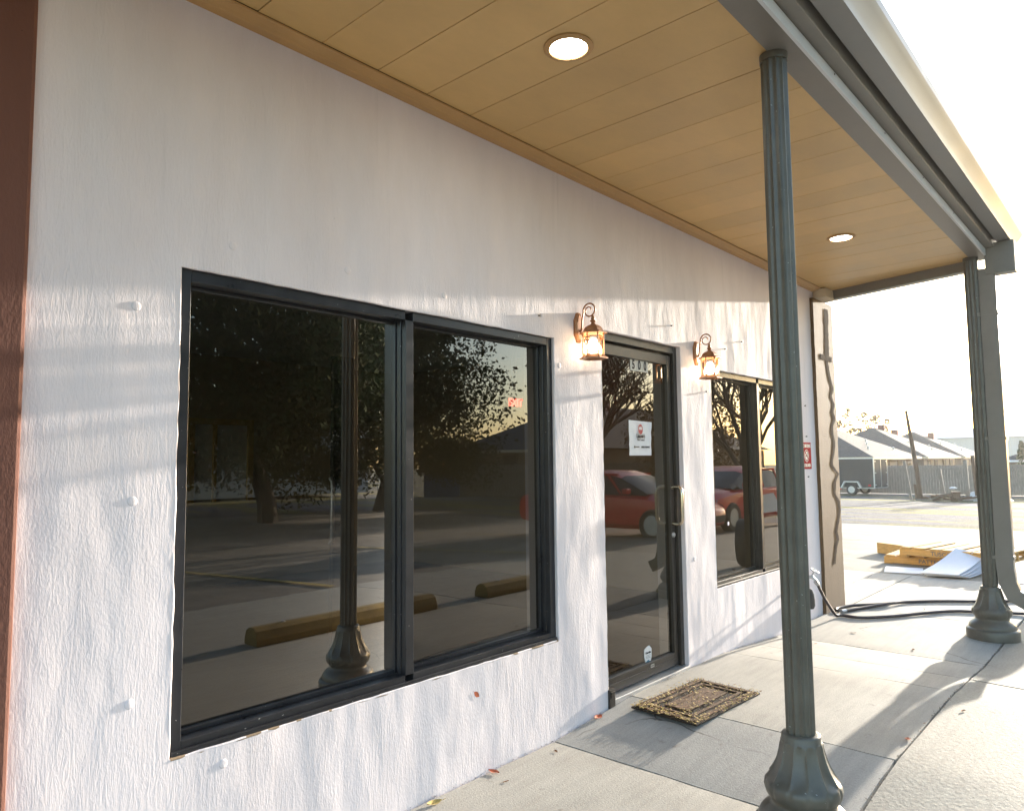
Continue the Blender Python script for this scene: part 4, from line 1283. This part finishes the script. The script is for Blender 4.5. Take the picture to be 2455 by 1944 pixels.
# ------------------------------------------------------------------ wooden fence
t = thing("wooden_fence", "long weathered grey picket fence behind the trailer and debris", "fence", (0, 0, 0))
FA, FB = Vector((46.1, 14.0)), Vector((48.3, -9.5))
d2 = (FB - FA); Lf = d2.length; d2.normalize()
b = MB()
s_ = 0.0
while s_ < Lf:
    p = FA + d2 * s_; z0 = TZ(p.x, p.y); w_ = .135
    hh = 1.66 + random.uniform(-.025, .025)
    q = p + d2 * w_
    nrm = Vector((-d2.y, d2.x)) * (.009 + random.uniform(0, .006))
    o = len(b.v)
    for pp_ in (p, q):
        for sg in (1, -1):
            for z in (z0 + .03, z0 + hh): b.v.append((pp_.x + nrm.x * sg, pp_.y + nrm.y * sg, z))
    b.f += [(o, o + 1, o + 5, o + 4), (o + 2, o + 6, o + 7, o + 3), (o + 1, o + 3, o + 7, o + 5), (o, o + 4, o + 6, o + 2), (o, o + 2, o + 3, o + 1), (o + 4, o + 5, o + 7, o + 6)]
    b.m += [0] * 6
    s_ += w_ + .008
b.build("pickets", MT['grey_wood'], t)
b = MB()
for zr in (.35, 1.0, 1.55):
    for sg in (1, -1):
        nr = Vector((-d2.y, d2.x)) * .035 * sg
        a_, c_ = FA + nr, FB + nr
        if sg > 0 or zr > 1.5: b.bar((a_.x, a_.y, TZ(a_.x, a_.y) + zr), (c_.x, c_.y, TZ(c_.x, c_.y) + zr), .04, .09)
b.build("rail", MT['grey_wood'], t)

# ------------------------------------------------------------------ leaning pole and debris
t = thing("leaning_pole", "tall old brown wooden pole leaning left over the debris", "pole", (36.5, 5.72, TZ(36.5, 5.7)))
b = MB().tube([(0, 0, -.05), (-.02, .10, 1.3), (-.05, .25, 2.7), (-.08, .40, 4.05)], [.10, .10, .085, .06], 10)
b.build("shaft", MT['brown_wood'], t, smooth=50)
def post(pos, h_, w_, lean, m_, label, nm="old_post"):
    z = TZ(pos[0], pos[1])
    b = MB().bar((0, 0, -.03), (lean[0], lean[1], h_), w_, w_)
    for q in range(len(b.v)):
        p = b.v[q]; b.v[q] = (p[0] + random.uniform(-.01, .01), p[1] + random.uniform(-.01, .01), p[2])
    o = b.build(nm, MT[m_]); o.location = (pos[0], pos[1], z)
    return tag(o, label, "post", "old posts standing around the debris pile")
from math import tan
post((36.9, 6.20), 1.78, .10, (0, .22), 'grey_wood', "pale thin post left of the leaning pole")
post((36.7, 5.83), .72, .24, (0, .05), 'brown_wood', "short splintered stump at the foot of the leaning pole", "stump")
post((37.3, 4.95), 1.40, .13, (0, .14), 'grey_wood', "short grey post standing in the middle of the debris", )
post((36.9, 3.95), 1.78, .13, (0, .06), 'grey_wood', "bluish grey square post before the white tarp")
post((36.9, 3.62), 1.98, .13, (0, .10), 'brown_wood', "brown square post right of the grey post")
post((37.1, 3.42), 1.90, .08, (0, .02), 'grey_wood', "thin pale post nearest the far column")
t = thing("debris_pile", "heap of old boards, stump and broken planks by the leaning pole", "debris pile", (36.6, 5.0, TZ(36.6, 5)))
b = MB()
random.seed(21)
for k in range(16):
    y = random.uniform(-1.05, .85); L2 = random.uniform(.5, 1.2); a_ = random.uniform(-.5, .5)
    zc = random.uniform(.04, .38) * max(.2, 1 - abs(y + .35))
    b.bar((random.uniform(-.4, .4), y - L2 / 2, zc + a_ * .25 + .06), (random.uniform(-.4, .4), y + L2 / 2, max(.03, zc - a_ * .25)), random.uniform(.08, .2), random.uniform(.03, .07))
b.build("plank_heap", MT['brown_wood'], t)
b = MB()
b.bar((-.2, .9, .04), (-.2, -1.3, .03), .10, .06); b.bar((-.1, .3, .08), (0, -.5, .42), .12, .06); b.bar((0, .1, .06), (.1, -1.3, .55), .10, .05)
b.build("pale_plank", MT['grey_wood'], t)
b = MB().lathe([(.24, 0), (.2, .12), (.16, .3), (.18, .42)], 9, (-.1, -.62, 0), mod=lambda a, z, i: 1 + .18 * math.sin(3 * a))
b.build("tree_stump", MT['brown_wood'], t, smooth=50)
b = MB().lathe([(.02, .0), (.14, .02), (.16, .06), (.06, .10)], 12, (-.05, -.55, .52)); b.build("white_bucket_lid", MT['tarp'], t, smooth=50)
b = MB()
n = 14
for j in range(n + 1):
    for i in range(n + 1):
        u, v = i / n, j / n
        x = (u - .5) * 1.3; y = (v - .5) * 1.9
        e_ = max(0, 1 - ((u - .5) * 2) ** 4) * max(0, 1 - ((v - .5) * 2) ** 4)
        b.v.append((x, y, .02 + e_ * (.42 + .10 * math.sin(5 * u + 3 * v) + .06 * math.sin(11 * v))))
for j in range(n):
    for i in range(n):
        k = j * (n + 1) + i; b.f.append((k, k + 1, k + n + 2, k + n + 1)); b.m.append(0)
o = b.build("tarp", MT['tarp'], smooth=70); o.location = (37.4, 3.4, TZ(37.4, 3.4))
tag(o, "white tarp draped over a low heap behind the old posts", "tarp")
o = MB().box(-.3, .3, -.6, .6, 0, .05).build("white_board", MT['sheet']); o.location = (44.5, 2.2, TZ(44, 2)); o.rotation_euler = (0, 0, .2)
tag(o, "white board lying on the gravel before the fence at far right", "board", "white boards dropped on the lot")

# ------------------------------------------------------------------ houses behind the fence
def hip_house(loc, w_, d_, eave, rise, label, chim=((.5, .5),), seed=0):
    t = thing("brick_house", label, "house", loc, 0, "hip roofed houses beyond the fence")
    ov = .45
    MB().box(ov, d_ - ov, ov, w_ - ov, -.1, eave - .05).build("wall", MT['brick'], t)
    h2 = w_ / 2
    rl = max(.05, d_ - w_)
    v = [(0, 0, eave), (d_, 0, eave), (d_, w_, eave), (0, w_, eave), (h2, h2, eave + rise), (h2 + rl, h2, eave + rise)]
    b = MB().add(v, [(0, 1, 5, 4), (1, 2, 5), (2, 3, 4, 5), (3, 0, 4), (3, 2, 1, 0)])
    r = b.build("roof", MT['shingle'], t)
    b = MB()
    b.box(-.03, d_ + .03, -.03, .02, eave - .16, eave + .02); b.box(-.03, .02, .02, w_, eave - .16, eave + .02)
    b.build("fascia", MT['cream'], r)
    for (cx, cy, hh) in chim:
        zc = eave + rise * .95
        MB().box(cx - .3, cx + .3, cy - .3, cy + .3, zc - .8, zc + hh).build("chimney", MT['red_brick'], r)
    for k in range(4):
        fx = .25 + .17 * k; fy = .22 + .12 * ((k * 7 + seed) % 3)
        px_, py_ = d_ * fx, h2 * fy; pz_ = eave + rise * fy
        MB().lathe([(.06, 0), (.06, .16), (.11, .18), (.02, .25)], 8).build("roof_vent", MT['alu'], r).location = (px_, py_, pz_)
    for k, x in enumerate((1.6, 4.4, 8.0, 11.0)):
        f_ = MB().box(x, x + 1.3, ov - .05, ov + .02, 1.0, eave - .25).build("window", MT['brown_wood'], t)
        MB().box(x + .08, x + 1.22, ov - .07, ov - .05, 1.08, eave - .32).build("window_pane", MT['win_dark'], f_)
    for k, y in enumerate((1.8, 5.0, 9.0)):
        f_ = MB().box(ov - .05, ov + .02, y, y + 1.2, 1.0, eave - .25).build("window", MT['brown_wood'], t)
        MB().box(ov - .07, ov - .05, y + .08, y + 1.12, 1.08, eave - .32).build("window_pane", MT['win_dark'], f_)
    return t
hz = -.96
hip_house((57.8, 13.4, hz), 12.6, 14.2, 2.40, 2.95, "grey roofed brick house right behind the black trailer", ((7.4, 6.4, .55),), 0)
hip_house((73.5, 13.2, hz), 12.6, 14.2, 2.40, 3.05, "middle grey roofed brick house with two chimneys", ((8.6, 6.0, .5), (10.4, 5.2, .0)), 1)
hip_house((89.0, 13.0, hz), 12.6, 14.2, 2.40, 3.0, "farthest grey roofed brick house before the pale metal building", ((7.2, 4.6, .0),), 2)
# large pale metal building
t = thing("metal_building", "large pale metal building with low white roof beyond the houses", "building", (122, 10.0, hz))
MB().box(0, 20, 0, 14.2, 0, 5.05).build("wall", MT['metal_wall'], t)
v = [(-.4, -.4, 5.05), (20.4, -.4, 5.05), (20.4, 14.6, 5.05), (-.4, 14.6, 5.05), (6.5, 11.0, 7.0), (14, 11.0, 7.0)]
v = [(-.4, -2.4, 5.1), (20.4, -2.4, 5.1), (20.4, 14.8, 5.1), (-.4, 14.8, 5.1), (7, 11.0, 6.95), (14, 11.0, 6.95)]
MB().add(v, [(0, 1, 5, 4), (1, 2, 5), (2, 3, 4, 5), (3, 0, 4), (3, 2, 1, 0)]).build("roof", MT['metal_roof'], t)
t = thing("low_house", "low pale house with white gable edge at far right behind the fence", "house", (69.2, 3.2, -1.0))
MB().box(.3, 9.7, .3, 4.2, 0, 2.1).build("wall", MT['brick'], t)
b = MB().prism([(-.2, 1.95), (4.6, 1.75), (4.6, 1.9), (2.2, 3.0), (-.2, 2.1)], 'x', 0, 10)
b = MB().add([(0, -3.5, 2.05), (10, -3.5, 2.05), (10, 4.3, 2.05), (0, 4.3, 2.05), (3.5, .4, 3.65), (6.5, .4, 3.65)], [(0, 1, 5, 4), (1, 2, 5), (2, 3, 4, 5), (3, 0, 4), (3, 2, 1, 0)])
b.build("roof", MT['shingle'], t)
b = MB().box(-.06, .0, -3.5, 4.3, 1.95, 2.1); b.build("fascia", MT['white'], t)

# ------------------------------------------------------------------ trees
def leaf_mesh(centers, radii, count, size, seed, squash=.8):
    g = np.random.default_rng(seed)
    ci = g.integers(0, len(centers), count)
    C_ = np.array(centers)[ci]; Rd = np.array(radii)[ci]
    d_ = g.normal(size=(count, 3)); d_ /= np.linalg.norm(d_, axis=1)[:, None]
    rr = Rd * g.uniform(.35, 1.0, count) ** .6
    P = C_ + d_ * rr[:, None] * np.array([1, 1, squash])
    a1 = g.normal(size=(count, 3)); a1 /= np.linalg.norm(a1, axis=1)[:, None]
    a2 = np.cross(a1, g.normal(size=(count, 3))); a2 /= np.linalg.norm(a2, axis=1)[:, None]
    s1 = (size * g.uniform(.6, 1.4, count))[:, None]
    V = np.stack([P - a1 * s1, P + a2 * s1 * .5, P + a1 * s1, P - a2 * s1 * .5], 1).reshape(-1, 3)
    return V
def quads_obj(name, V, mate, parent):
    n = len(V) // 4
    me = bpy.data.meshes.new(name)
    me.vertices.add(len(V)); me.vertices.foreach_set("co", V.ravel().astype(np.float32))
    me.loops.add(len(V)); me.loops.foreach_set("vertex_index", np.arange(len(V), dtype=np.int32))
    me.polygons.add(n); me.polygons.foreach_set("loop_start", np.arange(0, 4 * n, 4, dtype=np.int32))
    me.materials.append(mate)
    me.update(calc_edges=True); me.validate()
    o = bpy.data.objects.new(name, me); COL.objects.link(o); o.parent = parent
    return o
def oak(loc, H_, rad, label, seed, mate='oak', count=9000, size=.22, cat="tree", bare=False, nclump=26):
    g = random.Random(seed)
    t = thing("oak_tree" if not bare else "bare_tree", label, cat, loc)
    b = MB(); ends = []
    def grow(p, d_, r, L2, lev):
        pts = [p]; q = p.copy(); dd = d_.copy()
        for k in range(4):
            dd = (dd + Vector((g.uniform(-.22, .22), g.uniform(-.22, .22), g.uniform(-.08, .18)))).normalized()
            q = q + dd * (L2 / 4); pts.append(q.copy())
        b.tube(pts, [r * (1 - .11 * k) for k in range(5)], 6 if lev < 2 else 4)
        ends.append((q.copy(), lev))
        if lev < (5 if bare else 3):
            for k in range((4 if bare else 3) if lev < 4 else 3):
                az = g.uniform(0, 6.28); sp = g.uniform(.45, 1.0)
                nd = (dd + Vector((math.cos(az), math.sin(az), g.uniform(-.1, .5))) * sp).normalized()
                grow(pts[g.choice((2, 3, 4))], nd, r * (.62 if bare else .56), L2 * .76, lev + 1)
    k_bare = 1
    grow(Vector((0, 0, -.2)), Vector((g.uniform(-.1, .1), g.uniform(-.1, .1), 1)).normalized(), (.018 if bare else .026) * H_, H_ * (.30 if bare else .26), 0)
    b.build("trunk", MT['bark'], t, smooth=60)
    if not bare:
        C_, R_ = [], []
        for k in range(nclump):
            a_ = g.uniform(0, 6.28); rr = rad * math.sqrt(g.random()) * .8
            zz = H_ * g.uniform(.16, .92); shrink = 1 - .5 * max(0, (zz / H_ - .6) / .4)
            C_.append((rr * math.cos(a_) * shrink, rr * math.sin(a_) * shrink, zz)); R_.append(rad * g.uniform(.16, .34))
        quads_obj("crown", leaf_mesh(C_, R_, count, size, seed), MT[mate], t)
    else:
        C_ = [tuple(e[0]) for e in ends if e[1] >= 3]
        if mate:
            quads_obj("sparse_leaves", leaf_mesh(C_, [.35] * len(C_), count, size, seed), MT[mate], t)
    return t
oak((12.0, -18.5, -.4), 12.5, 7.6, "large dense live oak across the lot, nearest the white building", 3, count=95000, size=.085, nclump=120)
oak((18.6, -21.5, -.4), 9.6, 5.7, "dense live oak across the lot left of the dumpster", 5, count=80000, size=.08, nclump=100)
oak((27.5, -17.5, -.4), 10.5, 5.0, "bare branching tree across the lot behind the red cars", 8, 'autumn', 900, .10, bare=True)
oak((26.5, -9.5, -.5), 9.5, 4.0, "bare branching tree behind the red car with door graphics", 17, None, 0, .1, bare=True)
oak((35.0, -16.0, -.5), 6.0, 4.2, "brown leaved autumn tree behind the red cars", 11, 'autumn', 9000, .11)
# tree tops behind the houses
def palmish(loc, H_, label, seed):
    g = random.Random(seed)
    t = thing("tall_tree", label, "tree", loc, 0, "thin trees beyond the house roofs")
    b = MB(); V = []
    b.tube([(0, 0, 0), (g.uniform(-.3, .3), g.uniform(-.3, .3), H_ * .5), (g.uniform(-.4, .4), g.uniform(-.4, .4), H_)], [.16, .12, .04], 6)
    C_ = []
    for k in range(9):
        z = H_ * g.uniform(.62, 1.0); a_ = g.uniform(0, 6.28); L2 = g.uniform(.8, 2.2)
        e_ = (L2 * math.cos(a_), L2 * math.sin(a_), z + g.uniform(.2, 1.2))
        b.tube([(0, 0, z - .6), (e_[0] * .5, e_[1] * .5, z - .1), e_], [.06, .045, .02], 5); C_.append(e_)
    b.build("trunk", MT['bark'], t, smooth=60)
    quads_obj("crown", leaf_mesh(C_, [.5] * len(C_), 700, .16, seed), MT['autumn'], t)
palmish((104.5, 31.2, -1), 8.1, "sparse tall tree above the nearest house roof by the pilaster", 2)
palmish((106, 28.0, -1), 7.4, "sparse tree rising behind the middle house, left of its pair", 4)
palmish((106, 26.4, -1), 7.2, "sparse tree rising behind the middle house, right of its pair", 6)
t = thing("conifer", "small dark pointed conifer at far right behind the fence", "tree", (69.5, 6.1 - .35, -1.0))
MB().tube([(0, 0, 0), (0, 0, 3.2)], [.10, .03], 8).build("trunk", MT['bark'], t, smooth=60)
C_, R_ = [], []
for k in range(36):
    z = .4 + 3.1 * (k / 35); r = .75 * (1 - k / 36) + .05
    a_ = k * 2.4; C_.append((r * .55 * math.cos(a_), r * .55 * math.sin(a_), z)); R_.append(r * .55 + .06)
quads_obj("crown", leaf_mesh(C_, R_, 2600, .10, 9, 1.0), MT['conifer'], t)

# ------------------------------------------------------------------ things seen only mirrored in the glass
def pstop(x0, x1, y, label):
    b = MB(); n = 12
    t = thing("parking_stop", label, "parking stop", ((x0 + x1) / 2, y, TZ(x0, y)), 0, "yellow parking stops at the sidewalk edge")
    L2 = (x1 - x0) / 2
    pr = [(-.10, 0), (-.10, .05), (-.075, .115), (-.03, .14), (.03, .14), (.075, .115), (.10, .05), (.10, 0)]
    MB().prism(pr, 'x', -L2, L2).build("concrete_bar", MT['stop_yellow'], t, bevel=.012)
    for x in (-L2 * .7, L2 * .7): MB().tube([(x, 0, .13), (x, 0, .148)], .02, 8).build("anchor_pin", MT['steel'], t)
pstop(2.95, 4.85, -2.85, "yellow concrete parking stop nearest the large window")
pstop(5.55, 7.45, -2.85, "yellow concrete parking stop beyond the large window")
b = MB()
for x in (1.0, 5.2, 9.2, 13.2, 17.0):
    b.add([(x, -10.5, TZ(x, -10.5) + .006), (x + .1, -10.5, TZ(x, -10.5) + .006), (x + .1, -5.1, TZ(x, -5.1) + .006), (x, -5.1, TZ(x, -5.1) + .006)], [(0, 1, 2, 3)])
tag(b.build("parking_lines", MT['line_yellow']), kind='structure')
def car(loc, rz, label, decal):
    t = thing("parked_car", label, "car", loc, rz, "red cars parked in the lot")
    st = [  # x, half width, sill z, shoulder z, top z
        (-2.35, .62, .38, .62, .70), (-2.30, .78, .28, .72, .90), (-1.9, .88, .24, .80, 1.0), (-1.45, .90, .24, .86, 1.04), (-.7, .91, .23, .88, 1.0), (0, .91, .22, .88, .99),
        (.75, .91, .22, .87, .98), (1.15, .90, .23, .85, .97), (1.6, .89, .24, .80, .90), (2.05, .84, .25, .72, .80), (2.3, .72, .28, .62, .70), (2.38, .56, .34, .54, .58)]
    b = MB(); n = 12
    for (x, w_, s_, sh, tp) in st:
        half = [(w_ * .86, s_), (w_ * .98, s_ + .10), (w_, (s_ + sh) / 2 + .08), (w_ * .97, sh), (w_ * .82, sh + (tp - sh) * .7), (w_ * .45, tp)]
        rg = [(y, z) for y, z in half] + [(-y, z) for y, z in reversed(half)]
        b.v += [(x, y, z) for y, z in rg]
    for i in range(len(st) - 1):
        for k in range(n):
            k2 = (k + 1) % n
            b.f.append((i * n + k, i * n + k2, (i + 1) * n + k2, (i + 1) * n + k)); b.m.append(0)
    b.f += [tuple(range(n)), tuple((len(st) - 1) * n + k for k in range(n))]; b.m += [0, 0]
    b.build("body", MT['car_red'], t, smooth=40)
    cab = [(-1.75, .70, 1.0, 1.02), (-1.05, .66, 1.0, 1.36), (-.55, .62, 1.0, 1.45), (.15, .61, 1.0, 1.44), (.55, .64, 1.0, 1.33), (1.25, .72, .95, .96)]
    b = MB()
    for (x, w_, z0, z1) in cab:
        b.v += [(x, .80, .93), (x, w_ + .02, z0 + (z1 - z0) * .85), (x, w_ * .8, z1), (x, -w_ * .8, z1), (x, -w_ - .02, z0 + (z1 - z0) * .85), (x, -.80, .93)]
    for i in range(len(cab) - 1):
        for k in range(5): b.f.append((i * 6 + k, i * 6 + k + 1, i * 6 + 7 + k, i * 6 + 6 + k)); b.m.append(1 if k in (1, 2, 3) and 1 <= i <= 3 or k in (1, 3) and 0 < i < 4 else 0)
    b.build("cabin", [MT['car_glass'], MT['car_red']], t, smooth=30)
    b = MB()
    for sg in (1, -1):
        for x, x2 in ((-.28, -.2), (-1.15, -1.05), (.62, 1.2)):
            b.bar((x, sg * .79, .95), (x2 if x < .5 else .2, sg * .67, 1.36), .05, .03)
        b.bar((-1.1, sg * .655, 1.36), (.45, sg * .655, 1.36), .05, .04)
    b.build("pillar", MT['car_red'], t)
    for x in (-1.42, 1.45):
        for sg in (1, -1):
            tm, rm = MB(), MB(); wheel_mb(.33, .22, rm, tm)
            ty(tm, (x, sg * .82, .33)); ty(rm, (x, sg * .825, .33))
            wh = tm.build("wheel", MT['rubber'], t, smooth=40); rm.build("rim", MT['steel'], wh, smooth=40)
    for sg in (1, -1):
        MB().add([(2.24, sg * .76, .62), (2.34, sg * .60, .60), (2.30, sg * .60, .70), (2.0, sg * .83, .74), (2.05, sg * .845, .66)], [(0, 1, 2, 3, 4)]).build("headlight", MT['lamp_glass'], t)
        MB().box(.78, .92, sg * .93 - .09, sg * .93 + .09, .96, 1.08).build("mirror", MT['car_red'], t, bevel=.03)
        if decal:
            MB().add([(-.9, sg * .926, .35), (1.0, sg * .926, .35), (.7, sg * .926, .75), (-.5, sg * .926, .80)], [(0, 1, 2, 3)]).build("white_decal", MT['car_white'], t)
    MB().box(2.33, 2.40, -.5, .5, .36, .50).build("grille", MT['ink'], t)
    return t
car((14.0, -6.75, TZ(13, -7.3)), R(91), "plain red sedan parked in the lot, mirrored in the door glass", False)
car((16.75, -5.35, TZ(16, -5)), R(183), "red sedan with white door graphics, mirrored in the far window", True)
t = thing("dumpster", "blue steel dumpster by the fence across the lot", "dumpster", (25.6, -25.2, -.42), R(45))
b = MB().prism([(-.9, .1), (.9, .1), (.9, 1.5), (-.9, 1.2)], 'y', -.8, .8); b.build("bin", MT['dumpster'], t, bevel=.03)
b = MB().add([(-.95, -.85, 1.22), (.95, -.85, 1.54), (.95, .85, 1.54), (-.95, .85, 1.22), (-.95, -.85, 1.28), (.95, -.85, 1.60), (.95, .85, 1.60), (-.95, .85, 1.28)], [(0, 3, 2, 1), (4, 5, 6, 7), (0, 1, 5, 4), (1, 2, 6, 5), (2, 3, 7, 6), (3, 0, 4, 7)])
b.build("lid", MT['rubber'], t)
for s_ in (-1, 1): MB().box(-.5, .5, s_ * .8 - .09, s_ * .8 + .09, .75, .9).build("fork_pocket", MT['dumpster'], t)
t = thing("picket_fence", "brown picket fence beside the dumpster across the lot", "fence", (26.6, -25.6, -.42), R(45))
b = MB()
for k in range(70):
    b.box(k * .16, k * .16 + .145, -.01, .01, 0, 1.7 + random.uniform(-.04, .04))
b.build("pickets", MT['grey_wood'], t)
MB().box(0, 11.2, .012, .06, 1.3, 1.4).build("rail", MT['grey_wood'], t)
t = thing("white_building", "low white building with flat roof across the parking lot", "building", (9, -44, -.42))
MB().box(0, 20, 0, 8, 0, 4.6).build("wall", MT['metal_wall'], t)
MB().box(-.3, 20.3, -.3, 8.3, 4.6, 4.9).build("roof", MT['metal_roof'], t)
for x in (3, 8, 13, 17):
    f_ = MB().box(x, x + 1.4, 7.98, 8.06, .9, 2.6).build("window", MT['white'], t)
    MB().box(x + .1, x + 1.3, 8.06, 8.08, 1.0, 2.5).build("window_pane", MT['win_dark'], f_)
t = hip_house((34.0, -34.0, -.45), 13, 24, 2.6, 3.2, "long grey roofed house across the lot behind the autumn tree", ((9, 7, .5),), 1)
t["group"] = "houses across the lot"

# ------------------------------------------------------------------ bright low-sun haze in the air
hz_m = bpy.data.materials.new("pale_haze"); hz_m.use_nodes = True
N, L = hz_m.node_tree.nodes, hz_m.node_tree.links
N.clear(); o_ = N.new("ShaderNodeOutputMaterial"); v_ = N.new("ShaderNodeVolumePrincipled")
v_.inputs["Color"].default_value = (.95, .93, .9, 1); v_.inputs["Density"].default_value = 0.00033; v_.inputs["Anisotropy"].default_value = 0.6
L.new(v_.outputs[0], o_.inputs["Volume"])
tag(MB().box(-260, 340, -260, 260, -3.0, 15).build("haze", hz_m), kind='stuff')
